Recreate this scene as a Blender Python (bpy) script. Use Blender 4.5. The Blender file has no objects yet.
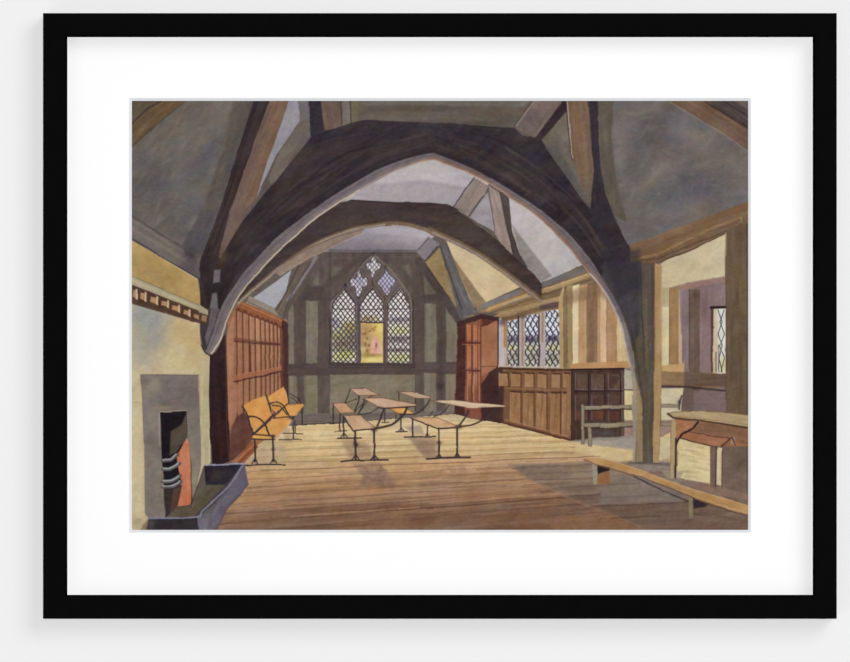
# A framed watercolour of an old timbered schoolroom, hanging on a pale grey wall.
# Units: 1 mm of picture = 0.001 m.  The wall is the XZ plane (y = 0), the picture stands out towards -y.
import bpy, math
import numpy as np

sc = bpy.context.scene
MM = 0.001
CX, CY = 425.0, 331.0                      # origin of the wall's own measuring grid (mm from its top left)
def W(x, y, d=0.0):                        # grid mm -> world, d = mm out from the wall
    return ((x - CX) * MM, -d * MM, (CY - y) * MM)

# ------------------------------------------------------------------ camera, world, lights, exposure
cam_d = bpy.data.cameras.new('camera'); cam = bpy.data.objects.new('camera', cam_d)
sc.collection.objects.link(cam)
CAM_DIST, ART_D = 6.0, 6.1                # camera to wall, artwork out from wall (mm)
cam.location = (0, -(CAM_DIST + ART_D * MM), 0); cam.rotation_euler = (math.pi / 2, 0, 0)
cam_d.sensor_width = 36.0; cam_d.lens = 36.0 * CAM_DIST / 0.850; cam_d.clip_end = 50
sc.camera = cam

wd = bpy.data.worlds.new('room_light'); sc.world = wd; wd.use_nodes = True
bg = wd.node_tree.nodes['Background']; bg.inputs[0].default_value = (1, 1, 1, 1); bg.inputs[1].default_value = 0.06

def area(name, loc, size, power, size_y=None):
    l = bpy.data.lights.new(name, 'AREA'); l.energy = power
    l.shape = 'RECTANGLE'; l.size = size; l.size_y = size_y or size
    o = bpy.data.objects.new(name, l); sc.collection.objects.link(o); o.location = loc
    v = -o.location.normalized()
    o.rotation_euler = v.to_track_quat('-Z', 'Y').to_euler()
    return o
area('added_front_light', (0.1, -9.0, 0.1), 0.5, 612.0)  # added frontal light for even, almost shadowless light; no lamp known there
area('side_window_light', (4.3, -7.8, 3.9), 4.6, 224.0)
area('added_low_fill', (-4.0, -8.0, -3.6), 3.6, 53.0)  # added weak fill, shades the mat at left and bottom; no window known

vs = sc.view_settings
vs.view_transform = 'Standard'; vs.look = 'None'; vs.gamma = 1.0; vs.use_curve_mapping = False
vs.exposure = 0.0

# ------------------------------------------------------------------ materials
def srgb(c):
    out = []
    for v in c:
        v = v / 255.0
        out.append(v / 12.92 if v <= 0.04045 else ((v + 0.055) / 1.055) ** 2.4)
    return (*out, 1.0)

def material(name, col, rough=0.8, spec=0.2, noise=0.0, scale=200.0, bump=0.0):
    m = bpy.data.materials.new(name); m.use_nodes = True
    nt = m.node_tree; b = nt.nodes['Principled BSDF']
    b.inputs['Roughness'].default_value = rough
    b.inputs['Specular IOR Level'].default_value = spec
    tc = nt.nodes.new('ShaderNodeTexCoord'); nz = nt.nodes.new('ShaderNodeTexNoise')
    nz.inputs['Scale'].default_value = scale; nz.inputs['Detail'].default_value = 4
    nt.links.new(tc.outputs['Object'], nz.inputs['Vector'])
    rp = nt.nodes.new('ShaderNodeValToRGB')
    c = srgb(col)
    rp.color_ramp.elements[0].color = (*[v * (1 - noise) for v in c[:3]], 1)
    rp.color_ramp.elements[1].color = (*[min(1, v * (1 + noise)) for v in c[:3]], 1)
    nt.links.new(nz.outputs['Fac'], rp.inputs['Fac']); nt.links.new(rp.outputs['Color'], b.inputs['Base Color'])
    if bump:
        bm = nt.nodes.new('ShaderNodeBump'); bm.inputs['Strength'].default_value = bump
        bm.inputs['Distance'].default_value = 0.0004
        nt.links.new(nz.outputs['Fac'], bm.inputs['Height']); nt.links.new(bm.outputs['Normal'], b.inputs['Normal'])
    return m
WALL_M = material('matt_wall_paint', (237, 237, 237), 0.95, 0.0, 0.004, 60)
FRAME_M = material('black_satin_lacquer', (11, 11, 11), 0.8, 0.0, 0.12, 90, 0.03)
MAT_M = material('white_mat_board', (250, 250, 250), 0.95, 0.0, 0.003, 300)
CORE_M = material('mat_board_core', (227, 229, 232), 0.95, 0.0, 0.003, 300)
BACK_M = material('brown_backing_board', (120, 95, 70), 0.9, 0.1, 0.05, 80)
WIRE_M = material('steel_hook', (120, 120, 125), 0.4, 0.5, 0.02, 80)

paint_m = bpy.data.materials.new('watercolour_pigment'); paint_m.use_nodes = True
_nt = paint_m.node_tree; _b = _nt.nodes['Principled BSDF']
_b.inputs['Roughness'].default_value = 0.95; _b.inputs['Specular IOR Level'].default_value = 0.0
_at = _nt.nodes.new('ShaderNodeAttribute'); _at.attribute_name = 'pigment'
_tc = _nt.nodes.new('ShaderNodeTexCoord'); _nz = _nt.nodes.new('ShaderNodeTexNoise')
_nz.inputs['Scale'].default_value = 420; _nz.inputs['Detail'].default_value = 3
_nt.links.new(_tc.outputs['Object'], _nz.inputs['Vector'])
_mr = _nt.nodes.new('ShaderNodeMapRange'); _mr.inputs['To Min'].default_value = 0.93; _mr.inputs['To Max'].default_value = 1.07
_nt.links.new(_nz.outputs['Fac'], _mr.inputs['Value'])
_vm = _nt.nodes.new('ShaderNodeVectorMath'); _vm.operation = 'SCALE'
_nt.links.new(_at.outputs['Color'], _vm.inputs[0]); _nt.links.new(_mr.outputs['Result'], _vm.inputs['Scale'])
_nt.links.new(_vm.outputs['Vector'], _b.inputs['Base Color'])

# ------------------------------------------------------------------ mesh helpers
def mesh(name, verts, faces, mat, parent=None, bevel=0.0):
    me = bpy.data.meshes.new(name); me.from_pydata(verts, [], faces); me.update()
    o = bpy.data.objects.new(name, me); sc.collection.objects.link(o)
    me.materials.append(mat)
    if parent: o.parent = parent
    if bevel:
        b = o.modifiers.new('bevel', 'BEVEL'); b.width = bevel; b.segments = 2; b.limit_method = 'ANGLE'
    return o

# wall
w = mesh('wall_back', [(-2.4, 0, -1.6), (2.4, 0, -1.6), (2.4, 0, 1.6), (-2.4, 0, 1.6),
                       (-2.4, .1, -1.6), (2.4, .1, -1.6), (2.4, .1, 1.6), (-2.4, .1, 1.6)],
         [(0, 1, 2, 3), (5, 4, 7, 6), (0, 4, 5, 1), (2, 6, 7, 3), (1, 5, 6, 2), (0, 3, 7, 4)], WALL_M)
w['kind'] = 'structure'

pic = bpy.data.objects.new('framed_picture', None); sc.collection.objects.link(pic)
pic['label'] = 'black framed watercolour of a timbered schoolroom with wide white mat on grey wall'
pic['category'] = 'picture'

FRONT = 34.0                               # frame front, mm out from wall
def out(x, y, d):                          # size seen in the plane of the artwork -> true place at depth d
    k = (CAM_DIST - (d - ART_D) * MM) / CAM_DIST
    return W(CX + (x - CX) * k, CY + (y - CY) * k, d)
OX0, OY0, OX1, OY1 = 43.0, 13.1, 836.8, 618.8
IX0, IY0, IX1, IY1 = 65.8, 35.9, 814.4, 596.0
def rail(co, ci):                          # a mitred moulding: outer corner pair, inner corner pair
    (a, b), (c, d) = co, ci
    def sec(o_, i_):                       # section points from the back outside round to the back inside
        k = (CAM_DIST - (FRONT - ART_D) * MM) / CAM_DIST
        ox, oy = CX + (o_[0] - CX) * k, CY + (o_[1] - CY) * k
        ix, iy = CX + (i_[0] - CX) * k, CY + (i_[1] - CY) * k
        lx, ly = (ox - ix), (oy - iy)
        t = 1 / 24.3
        return [W(ox, oy, 1), W(ox, oy, FRONT - 0.8), W(ox - lx * t * .8, oy - ly * t * .8, FRONT),
                W(ix + lx * t * 2.2, iy + ly * t * 2.2, FRONT), W(ix + lx * t * 0.6, iy + ly * t * 0.6, FRONT - 1.2),
                W(ix, iy, FRONT - 2.4), W(ix, iy, 8.1), W(ix + lx * .35, iy + ly * .35, 8.1), W(ix + lx * .35, iy + ly * .35, 1)]
    s1, s2 = sec(a, c), sec(b, d); n = len(s1)
    f = [(i, (i + 1) % n, n + (i + 1) % n, n + i) for i in range(n)] + [tuple(range(n))[::-1], tuple(range(n, 2 * n))]
    return s1 + s2, f
frame_root = bpy.data.objects.new('frame', None); sc.collection.objects.link(frame_root); frame_root.parent = pic
oc = [(OX0, OY0), (OX1, OY0), (OX1, OY1), (OX0, OY1)]; ic = [(IX0, IY0), (IX1, IY0), (IX1, IY1), (IX0, IY1)]
for i in range(4):
    j = (i + 1) % 4
    v, f = rail((oc[i], oc[j]), (ic[i], ic[j]))
    o = mesh('frame_rail', v, f, FRAME_M, frame_root)
    import bmesh
    bm_ = bmesh.new(); bm_.from_mesh(o.data); bmesh.ops.recalc_face_normals(bm_, faces=bm_.faces); bm_.to_mesh(o.data); bm_.free()

# mat board: sheet with an opening, bevelled core cut at 45 degrees
X0, Y0, X1, Y1 = 131.9, 100.9, 748.1, 529.9
BX0, BY0, BX1, BY1 = 129.2, 98.1, 750.7, 532.5
MF, MB = 8.0, 6.4
oo = [(56, 26), (824, 26), (824, 606), (56, 606)]
bo = [(BX0, BY0), (BX1, BY0), (BX1, BY1), (BX0, BY1)]
pi_ = [(X0, Y0), (X1, Y0), (X1, Y1), (X0, Y1)]
v = [W(x, y, MF) for x, y in oo] + [W(x, y, MF) for x, y in bo] + [W(x, y, 6.2) for x, y in oo] + [W(x, y, 6.2) for x, y in bo]
f = []
for i in range(4):
    j = (i + 1) % 4
    f += [(i, 4 + i, 4 + j, j), (8 + i, 8 + j, 12 + j, 12 + i), (i, j, 8 + j, 8 + i)]
mat_o = mesh('mat_board', v, f, MAT_M, pic)
v = [W(x, y, MF) for x, y in bo] + [W(x, y, MB) for x, y in pi_]
core = mesh('bevelled_core', v, [(i, 4 + i, 4 + (i + 1) % 4, (i + 1) % 4) for i in range(4)], CORE_M, mat_o)
core['label'] = 'pale grey bevelled cut edge of the mat opening'
v = [W(x, y, 4.8) for x, y in oo] + [W(x, y, 2) for x, y in oo]
mesh('backing_board', v, [(0, 3, 2, 1), (4, 5, 6, 7), (0, 1, 5, 4), (1, 2, 6, 5), (2, 3, 7, 6), (3, 0, 4, 7)], BACK_M, pic)

# ------------------------------------------------------------------ the watercolour itself
# The artwork is a flat sheet; what it depicts is pigment laid on it.  Each depicted thing is its own
# patch of the sheet.  The painter below works in the sheet's own millimetre grid.
SS = 2.0
GX0, GY0, GX1, GY1 = 131.5, 100.5, 748.5, 530.5
NW, NH = int((GX1 - GX0) * SS) + 1, int((GY1 - GY0) * SS) + 1
XX, YY = np.meshgrid(GX0 + np.arange(NW) / SS, GY0 + np.arange(NH) / SS)
XX = XX.astype(np.float32); YY = YY.astype(np.float32)
CV = np.zeros((NH, NW, 3), np.float32); CV[:] = (95, 86, 82)
ID = np.zeros((NH, NW), np.int32)
CUR = [0]; NAMES = [('painted_ceiling', 'large warm grey plaster slope at the upper left')]
def item(name, label):
    NAMES.append((name, label)); CUR[0] = len(NAMES) - 1; return CUR[0]
def use(i): CUR[0] = i

rng = np.random.RandomState(7)
LAT = rng.rand(128, 128).astype(np.float32)
def vnoise(u, v):
    iu = np.floor(u); iv = np.floor(v); fu = u - iu; fv = v - iv
    fu = fu * fu * (3 - 2 * fu); fv = fv * fv * (3 - 2 * fv)
    a = iu.astype(np.int32) & 127; b = iv.astype(np.int32) & 127; a1 = (a + 1) & 127; b1 = (b + 1) & 127
    return (LAT[b, a] * (1 - fu) + LAT[b, a1] * fu) * (1 - fv) + (LAT[b1, a] * (1 - fu) + LAT[b1, a1] * fu) * fv
SEED = [0]
def fbm(x, y, along, across, ang, octs=3):
    SEED[0] += 1; s = SEED[0] * 13.37
    c, n = math.cos(math.radians(ang)), math.sin(math.radians(ang))
    u = (x * c + y * n) / along + s; v = (-x * n + y * c) / across + s * 1.7
    r = 0; amp = 0.5; tot = 0
    for k in range(octs):
        r = r + amp * (vnoise(u, v) - 0.5) * 2; tot += amp
        u = u * 2.03 + 11.3; v = v * 2.03 + 5.1; amp *= 0.55
    return r / tot
def tile(x0, y0, s=5.3125):
    def f(*a): return [(x0 + a[i] / s, y0 + a[i + 1] / s) for i in range(0, len(a), 2)]
    return f
def px(*a): return [(a[i], a[i + 1]) for i in range(0, len(a), 2)]
def rect(x0, y0, x1, y1): return [(x0, y0), (x1, y0), (x1, y1), (x0, y1)]
A1, A2, A3, A4 = tile(120, 90), tile(280, 90), tile(440, 90), tile(600, 90)
B1, B2, B3, B4 = tile(120, 210), tile(280, 210), tile(440, 210), tile(600, 210)
C1, C2, C3, C4 = tile(120, 320), tile(280, 320), tile(440, 320), tile(600, 320)
D1, D2, D3, D4 = tile(120, 420), tile(280, 420), tile(440, 420), tile(600, 420)
E1, E2, E3, E4 = tile(130, 98, 2.742), tile(440, 98, 2.742), tile(130, 290, 2.742), tile(440, 290, 2.742)
W1, W2, K1, K2 = tile(320, 245, 8.49), tile(320, 310, 8.49), tile(330, 380, 8.49), tile(400, 380, 7.7)
N1, N2, N3, N4 = tile(230, 380, 7.36), tile(220, 300, 6.62), tile(455, 300, 7.083), tile(570, 360, 7.36)
N5, N6, N7, N8 = tile(130, 440, 6.538), tile(640, 220, 3.68), tile(280, 240, 3.48), tile(405, 240, 4.137)

def smooth(pts, n=8, closed=False):
    p = [np.array(q, float) for q in pts]; o = []
    m = len(p)
    if m < 3: return pts
    g = (lambda i: p[i % m]) if closed else (lambda i: p[min(max(i, 0), m - 1)])
    for i in range(m if closed else m - 1):
        p0, p1, p2, p3 = g(i - 1), g(i), g(i + 1), g(i + 2)
        for k in range(n):
            t = k / n
            q = 0.5 * ((2 * p1) + (-p0 + p2) * t + (2 * p0 - 5 * p1 + 4 * p2 - p3) * t * t + (-p0 + 3 * p1 - 3 * p2 + p3) * t ** 3)
            o.append((q[0], q[1]))
    if not closed: o.append(tuple(p[-1]))
    return o
def window(x0, y0, x1, y1):
    a = max(0, int((x0 - GX0) * SS)); b = min(NW, int((x1 - GX0) * SS) + 2)
    c = max(0, int((y0 - GY0) * SS)); d = min(NH, int((y1 - GY0) * SS) + 2)
    return (slice(c, d), slice(a, b)) if a < b and c < d else None
def segdist(x, y, a, b):
    dx, dy = b[0] - a[0], b[1] - a[1]; L = dx * dx + dy * dy + 1e-9
    t = np.clip(((x - a[0]) * dx + (y - a[1]) * dy) / L, 0, 1)
    return (x - a[0] - t * dx) ** 2 + (y - a[1] - t * dy) ** 2, t
def cover(pts, soft):
    xs = [p[0] for p in pts]; ys = [p[1] for p in pts]; m = soft + 1
    w_ = window(min(xs) - m, min(ys) - m, max(xs) + m, max(ys) + m)
    if w_ is None: return None, None
    x, y = XX[w_], YY[w_]; ins = np.zeros(x.shape, bool); d2 = np.full(x.shape, 1e9, np.float32)
    for i in range(len(pts)):
        a, b = pts[i], pts[(i + 1) % len(pts)]
        if a[1] != b[1]:
            ins ^= ((a[1] > y) != (b[1] > y)) & (x < (b[0] - a[0]) * (y - a[1]) / (b[1] - a[1]) + a[0])
        d2 = np.minimum(d2, segdist(x, y, a, b)[0])
    sd = np.sqrt(d2) * np.where(ins, 1, -1)
    t = np.clip(sd / (2 * soft) + 0.5, 0, 1)
    return w_, t * t * (3 - 2 * t)
def lay(w_, cov, col, n=0, s=(9, 4), ang=0, hue=0, g=None, a=1.0, mark=True):
    x, y = XX[w_], YY[w_]; c = np.empty(x.shape + (3,), np.float32); c[:] = col
    if g:
        x0, y0, x1, y1, c2 = g; dx, dy = x1 - x0, y1 - y0
        t = np.clip(((x - x0) * dx + (y - y0) * dy) / (dx * dx + dy * dy), 0, 1)[..., None]
        c = c * (1 - t) + np.array(c2, np.float32) * t
    if n:
        k = fbm(x, y, s[0], s[1], ang) * n * 1.45
        c += k[..., None] * np.array((1.0, .96, .9), np.float32)
    if hue:
        k = fbm(x, y, s[0] * 1.6, s[1] * 1.6, ang) * hue
        c += k[..., None] * np.array((1.0, .25, -1.0), np.float32)
    m = (cov * a)[..., None]
    CV[w_] = CV[w_] * (1 - m) + c * m
    if mark and a > 0.55:
        s_ = ID[w_]; s_[cov > 0.5] = CUR[0]
def poly(pts, col, soft=0.45, **k):
    w_, c = cover(pts, soft)
    if w_ is not None: lay(w_, c, col, **k)
def stroke(pts, wd, col, soft=0.4, sm=False, a=1.0, mark=None, n=0, w2=None, **k):
    if col is IRON: wd = wd * .86
    if sm: pts = smooth(pts)
    xs = [p[0] for p in pts]; ys = [p[1] for p in pts]; m = max(wd, w2 or 0) + soft + 1
    w_ = window(min(xs) - m, min(ys) - m, max(xs) + m, max(ys) + m)
    if w_ is None: return
    x, y = XX[w_], YY[w_]; best = np.full(x.shape, -9, np.float32); N = len(pts) - 1
    for i in range(N):
        d2, t = segdist(x, y, pts[i], pts[i + 1])
        ww = wd if w2 is None else wd + (w2 - wd) * (i + t) / N
        best = np.maximum(best, ww / 2 - np.sqrt(d2))
    t = np.clip(best / (2 * soft) + 0.5, 0, 1)
    lay(w_, t * t * (3 - 2 * t), col, n=n, a=a, mark=(wd > 0.8 and a > 0.7) if mark is None else mark, **k)
def blob(x0, y0, rx, ry, col, a=0.5, ang=0, n=0.4):
    w_ = window(x0 - 2.5 * max(rx, ry), y0 - 2.5 * max(rx, ry), x0 + 2.5 * max(rx, ry), y0 + 2.5 * max(rx, ry))
    if w_ is None: return
    x, y = XX[w_] - x0, YY[w_] - y0; c, s = math.cos(math.radians(ang)), math.sin(math.radians(ang))
    r = ((x * c + y * s) / rx) ** 2 + ((-x * s + y * c) / ry) ** 2
    k = np.exp(-r) * (1 + n * fbm(x, y, rx / 2 + 2, ry / 2 + 2, ang))
    lay(w_, np.clip(k, 0, 1), col, a=a, mark=False)
def clipblob(mask_pts, *args, **k):        # wash kept inside one outline
    global CV
    w_, m = cover(mask_pts, 0.4); old = CV.copy(); blob(*args, **k)
    new = CV[w_].copy(); CV = old; CV[w_] = CV[w_] * (1 - m[..., None]) + new * m[..., None]
def lattice(pts, a, b, lw, col, alpha=0.85, ox=0, oy=0, wob=0.0):
    w_, m = cover(pts, 0.4)
    x, y = XX[w_] - ox, YY[w_] - oy
    if wob: x = x + np.sin(y * 1.1) * wob
    for s in (1, -1):
        u = x / a + s * y / b; fr = np.abs(u - np.round(u)) * (a * b / math.hypot(a, b))
        lay(w_, m * np.clip((lw / 2 - fr) / 0.5 + 0.5, 0, 1), col, a=alpha, mark=False)
IRON = (60, 50, 52)
def lerp(p, q, t): return (p[0] + (q[0] - p[0]) * t, p[1] + (q[1] - p[1]) * t)

#PAINT_BEGIN
# ---------------------------------------------------------------- upper plaster and roof
CEIL = 0
# left big plaster slope
poly(px(128, 97, 262, 97, 205, 262, 128, 215), (98, 93, 90), n=9, s=(26, 14), ang=-50, hue=9)
for b_ in [(158, 150, 22, 14, (112, 104, 98), .5, -40), (190, 125, 25, 16, (116, 107, 100), .5, -40), (178, 150, 16, 22, (108, 104, 100), .5, 20),
           (200, 108, 14, 10, (92, 82, 90), .6, -30), (158, 182, 14, 14, (82, 80, 92), .6, 30), (148, 162, 12, 8, (84, 86, 92), .5, 10),
           (186, 185, 16, 22, (104, 101, 97), .5, -60), (140, 205, 16, 10, (108, 98, 88), .6, 30), (215, 112, 10, 14, (112, 102, 94), .6, -60),
           (168, 210, 20, 12, (92, 88, 86), .5, 30), (205, 140, 12, 4, (124, 113, 96), .4, -30), (145, 128, 14, 8, (90, 93, 92), .5, -40)]:
    blob(*b_[:5], a=b_[5], ang=b_[6])
poly(A1(600, 60, 715, 60, 640, 300, 520, 659, 430, 659, 540, 330), (90, 82, 76), soft=2.0, n=6, s=(20, 4), ang=-72)
poly(B1(430, 0, 520, 0, 440, 240, 330, 190), (82, 78, 80), soft=1.6, n=6, s=(14, 5), ang=-65)
blob(*A1(600, 370)[0], 4, 26, (76, 78, 88), a=.6, ang=20)
blob(*B1(380, 150)[0], 14, 7, (72, 72, 78), a=.6, ang=30)
item('painted_rafter', 'brown rafter crossing the top left corner')
# top-left corner beam
poly(A1(50, 50, 345, 50, 230, 145, 63, 305), (98, 78, 56), n=10, s=(22, 3), ang=-42, hue=6)
poly(A1(50, 50, 215, 50, 63, 180), (92, 80, 62), n=7, s=(16, 3), ang=-42)
stroke(A1(215, 62, 150, 95, 63, 178), 1.8, (58, 46, 48), a=.75, soft=.8)
stroke(A1(345, 58, 230, 150, 63, 300), 1.6, (70, 52, 44), a=.7, soft=.9)
blob(*A1(110, 215)[0], 6, 3, (128, 100, 66), a=.5, ang=-40)
# wall plate on the left
PLATE = item('painted_wall_plate', 'grey brown timber plate running along the top of the left wall')
poly(px(131, 213, 182, 245, 202, 258, 200, 282, 131, 239), (110, 101, 96), n=7, s=(24, 3), ang=32, hue=4)
stroke(px(131, 215, 160, 234, 186, 249), 2.6, (82, 72, 72), soft=1, a=.8)
stroke(px(131, 222, 160, 240, 196, 262), 1.2, (96, 86, 84), soft=.8, a=.7)
stroke(px(131, 228, 165, 248, 198, 270), 2.6, (124, 114, 106), soft=1, a=.7)
stroke(px(131, 239, 165, 260.5, 201, 280.5), 3.6, (64, 60, 68), soft=1, a=.9)
blob(192, 268, 12, 8, (78, 70, 72), a=.6, ang=32)
blob(190, 254, 9, 6, (62, 56, 62), a=.8, ang=35)

for _ in range(90):
    x_, y_ = rng.uniform(134, 222), rng.uniform(104, 235)
    if ID[int((y_ - GY0) * SS), int((x_ - GX0) * SS)] == CEIL:
        blob(x_, y_, rng.uniform(3, 9), rng.uniform(.8, 2.4), [(118, 110, 102), (84, 82, 88), (110, 100, 88), (92, 94, 96), (126, 118, 106)][rng.randint(5)], a=rng.uniform(.15, .45), ang=rng.uniform(-75, -20))

# ---------------------------------------------------------------- left chimney wall
WALLL = item('painted_chimney_wall', 'ochre and cream plaster of the painted left wall')
poly(px(128, 238, 198, 279, 203, 320, 209, 340, 209.5, 470, 160, 533, 128, 533), (190, 172, 134), n=9, s=(16, 12), ang=60, hue=6)
poly(px(128, 238, 199, 281, 202, 308, 128, 277), (172, 142, 88), n=9, s=(14, 10), ang=30, hue=5)
blob(150, 262, 14, 6, (184, 150, 90), a=.5, ang=28)
upl = px(128, 300, 205, 324, 209, 350, 209, 376, 128, 378)
for b_ in [(146, 318, 16, 16, (148, 151, 148), .95, 40), (158, 322, 18, 16, (146, 149, 148), .85, -50), (140, 312, 12, 10, (152, 154, 150), .8, 0), (140, 342, 12, 18, (158, 154, 140), .8, 0), (150, 360, 12, 10, (165, 160, 148), .6, 20),
           (160, 338, 8, 14, (138, 140, 136), .7, 45),
           (178, 330, 14, 14, (196, 168, 112), .8, 30), (195, 345, 10, 18, (188, 160, 106), .85, 0), (180, 362, 18, 10, (196, 176, 126), .6, 0)]:
    clipblob(upl, *b_[:5], a=b_[5], ang=b_[6])
poly(px(128, 374, 142, 374, 144, 420, 145, 500, 146, 533, 128, 533), (196, 180, 140), a=.6, soft=2, n=6, s=(20, 3), ang=90)
blob(139, 505, 5, 22, (206, 190, 142), a=.6)
blob(137, 523, 7, 7, (160, 138, 106), a=.7)
stroke(C1(65, 437, 115, 440), .6, (140, 122, 90), a=.5)
stroke(C1(430, 500, 472, 500), .6, (120, 105, 80), a=.5)
poly(px(204, 372, 209.5, 372, 211, 462, 205, 465, 202, 420), (176, 164, 126), a=.8, soft=.8, n=5)
stroke(px(209.3, 356, 209.6, 463), 1.0, (205, 192, 158), a=.9)
# cornice shelf with dentils
SHELF = item('painted_mantel_cornice', 'cream cornice with a row of brown dentils above the chimney wall')
poly(B1(55, 345, 440, 512, 470, 530, 470, 562, 55, 400), (168, 157, 126), n=5, s=(14, 3), ang=23)
stroke(B1(60, 350, 440, 514), 1.3, (126, 112, 84), a=.7)
stroke(B1(60, 372, 460, 540), 1.6, (182, 172, 140), a=.7)
poly(B1(55, 396, 468, 556, 462, 612, 350, 580, 55, 492), (78, 56, 44), n=5)
tops = [(66, 402), (102, 418), (158, 440), (216, 462), (272, 486), (332, 510), (388, 532), (434, 550)]
for k_, (tx, ty) in enumerate(tops):
    ww = [18, 30, 36, 36, 36, 34, 30, 24][k_]; hh = [62, 58, 54, 50, 48, 46, 42, 34][k_]
    poly(B1(tx + 6, ty + 20, tx + ww - 1, ty + 26, tx + ww - 4, ty + hh + 4, tx + 2, ty + hh - 6), (172, 130, 94), n=6)
    poly(B1(tx + ww, ty + 16, tx + ww + 9, ty + 20, tx + ww + 8, ty + hh + 14, tx + ww - 4, ty + hh + 6), (198, 170, 132))
stroke(B1(60, 492, 350, 576, 460, 606), 2.2, (84, 62, 52), a=.85, soft=.6)
stroke(B1(63, 398, 300, 492, 466, 556), 1.0, (92, 70, 52), a=.8)

# ---------------------------------------------------------------- back wall
BWALL = item('painted_back_wall', 'timber framed end wall with dull olive plaster panels')
poly(px(280, 320, 288, 300, 305, 262, 330, 250, 418, 250, 440, 262, 470, 330, 500, 322, 500, 426, 286, 428), (92, 80, 75), n=8, s=(20, 4), ang=90)
TM = (86, 73, 69); PL = (122, 113, 97)
def panel(p, c=PL, **k): poly(p, c, soft=.8, n=8, s=(24, 3), ang=90, hue=4, **k)
panel(px(288.5, 312, 293, 304, 294.5, 330, 294.5, 366, 288.5, 366), (118, 108, 94))
panel(px(305.5, 301, 318, 301, 318.5, 330, 317, 364, 305.5, 364), (120, 110, 96))
panel(px(424, 304, 436.5, 304, 437, 362, 424, 362), (124, 115, 100))
panel(px(445.6, 308, 449, 306, 456, 311, 457, 320, 458, 362, 445.6, 362), (118, 110, 96))
panel(px(331, 266, 342, 268, 334, 278, 331, 280), (104, 97, 88))
panel(px(313, 281, 319, 272, 319, 286, 313, 286), (106, 98, 86))
panel(px(400, 267, 409, 264, 411, 278, 408, 276), (108, 100, 88))
panel(px(424, 273, 424, 294, 442, 294), (102, 94, 84))
for x0, x1, y0 in [(294.5, 305.5, 300), (318.6, 330, 290), (412.5, 424, 262), (436.5, 445.6, 300)]:
    poly(px(x0, y0, x1, y0, x1, 376, x0, 376), TM, soft=.9, a=.75, n=6, s=(20, 3), ang=90)
stroke(px(330, 252, 414, 252), 5, (84, 74, 72), soft=1.5, a=.7)
stroke(px(331, 258, 412, 257), 1.6, (104, 94, 88), soft=1.2, a=.5)
poly(px(306, 286, 322, 286, 322, 300, 296, 301), (74, 64, 64), a=.8, soft=1.5)
stroke(px(312, 298, 330, 282, 350, 266, 370, 252), 6, (80, 68, 68), soft=1.8, a=.6)
stroke(px(376, 252, 396, 264, 412, 284, 420, 300), 6, (84, 72, 70), soft=1.8, a=.5)
stroke(px(422, 298, 460, 298), 6, (82, 70, 68), soft=1, a=.9)
stroke(px(330, 253, 330, 280), 2, (72, 62, 62), soft=1, a=.6)
poly(px(286, 364, 460, 362, 460, 374.5, 286, 376), (84, 70, 68), n=7, s=(30, 2.5), ang=0, soft=.8)
for q in [(288.5, 376, 297, 405), (304.5, 375.5, 317.6, 414), (330, 374.8, 414.5, 414), (424, 373.5, 436.5, 412), (445.5, 374, 456, 412)]:
    panel(rect(*q), (124, 113, 96))
poly(rect(330, 374.8, 414.5, 414), (128, 117, 97), a=.7, n=9, s=(22, 4), ang=-12)
poly(rect(304.5, 380, 317.6, 414), (124, 117, 92), a=.7, soft=2, n=6)
poly(px(286, 400, 300, 404, 300, 424, 286, 424), (104, 94, 88), a=.7, soft=1.5)
stroke(px(298, 376, 303, 402), 5, (86, 74, 68), soft=1.5, a=.7)
blob(441, 386, 4, 4, (52, 44, 44), a=.7); blob(441, 378, 3, 26, (70, 60, 58), a=.5)
blob(440, 350, 3, 30, (66, 56, 56), a=.4)
poly(px(286, 414, 460, 411, 458, 422, 286, 426), (110, 98, 91), n=7, s=(26, 2), soft=1)
stroke(px(286, 426, 310, 424.5, 335, 423), 1.6, (72, 60, 60), soft=.7, a=.85)
stroke(px(418, 258, 425, 300, 425, 360), 1.2, (62, 54, 56), soft=1, a=.35)
for xx in (294.5, 305.5, 318.4, 330, 412.6, 424, 436.6, 445.6):
    stroke(px(xx, 303, xx, 363), .7, (66, 56, 54), soft=.7, a=.45)
    stroke(px(xx, 376, xx, 413), .7, (70, 60, 56), soft=.7, a=.35)

# far ceiling and struts seen under the second arch
item('painted_ceiling', 'lilac grey plaster ceiling of the far bay under the far arch')
poly(px(322, 252, 418, 252, 434, 236, 397, 218, 350, 226), (168, 161, 168), g=(390, 228, 385, 252, (122, 114, 124)), n=6, s=(26, 4), hue=3)
stroke(px(330, 250.5, 416, 250.8), 1.8, (82, 74, 80), a=.7, soft=.9)
poly(px(246, 303, 292, 270, 284, 296, 276, 312), (160, 160, 168), n=6, s=(12, 5))
poly(px(425, 262, 441, 246, 474, 316, 462, 318, 440, 284), (146, 124, 84), n=7)
item('painted_strut', 'grey brown struts of the far bay beside the back wall')
poly(px(246, 302, 250, 296, 276, 309, 288, 321, 284, 325, 262, 312), (138, 126, 112), n=7, s=(20, 3), ang=28)
stroke(px(247, 301, 277, 316, 286, 323), 1.2, (92, 80, 72), a=.7, soft=.8)
poly(px(302, 262, 314, 257, 292, 296, 284, 322, 274, 310, 284, 296), (104, 90, 80), n=8, s=(18, 3), ang=-62)
stroke(px(316, 257, 303, 278, 288, 300), 3.4, (136, 128, 136), soft=1.2, a=.8)
stroke(px(300, 264, 277, 310), 1.2, (66, 54, 54), a=.8, soft=.7)
stroke(px(311, 262, 292, 292, 283, 318), 1.6, (72, 62, 62), a=.7, soft=.9)
poly(px(415.5, 251, 428.7, 236, 440, 244, 425, 260), (126, 118, 124), n=7, s=(12, 3), ang=-50)
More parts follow.
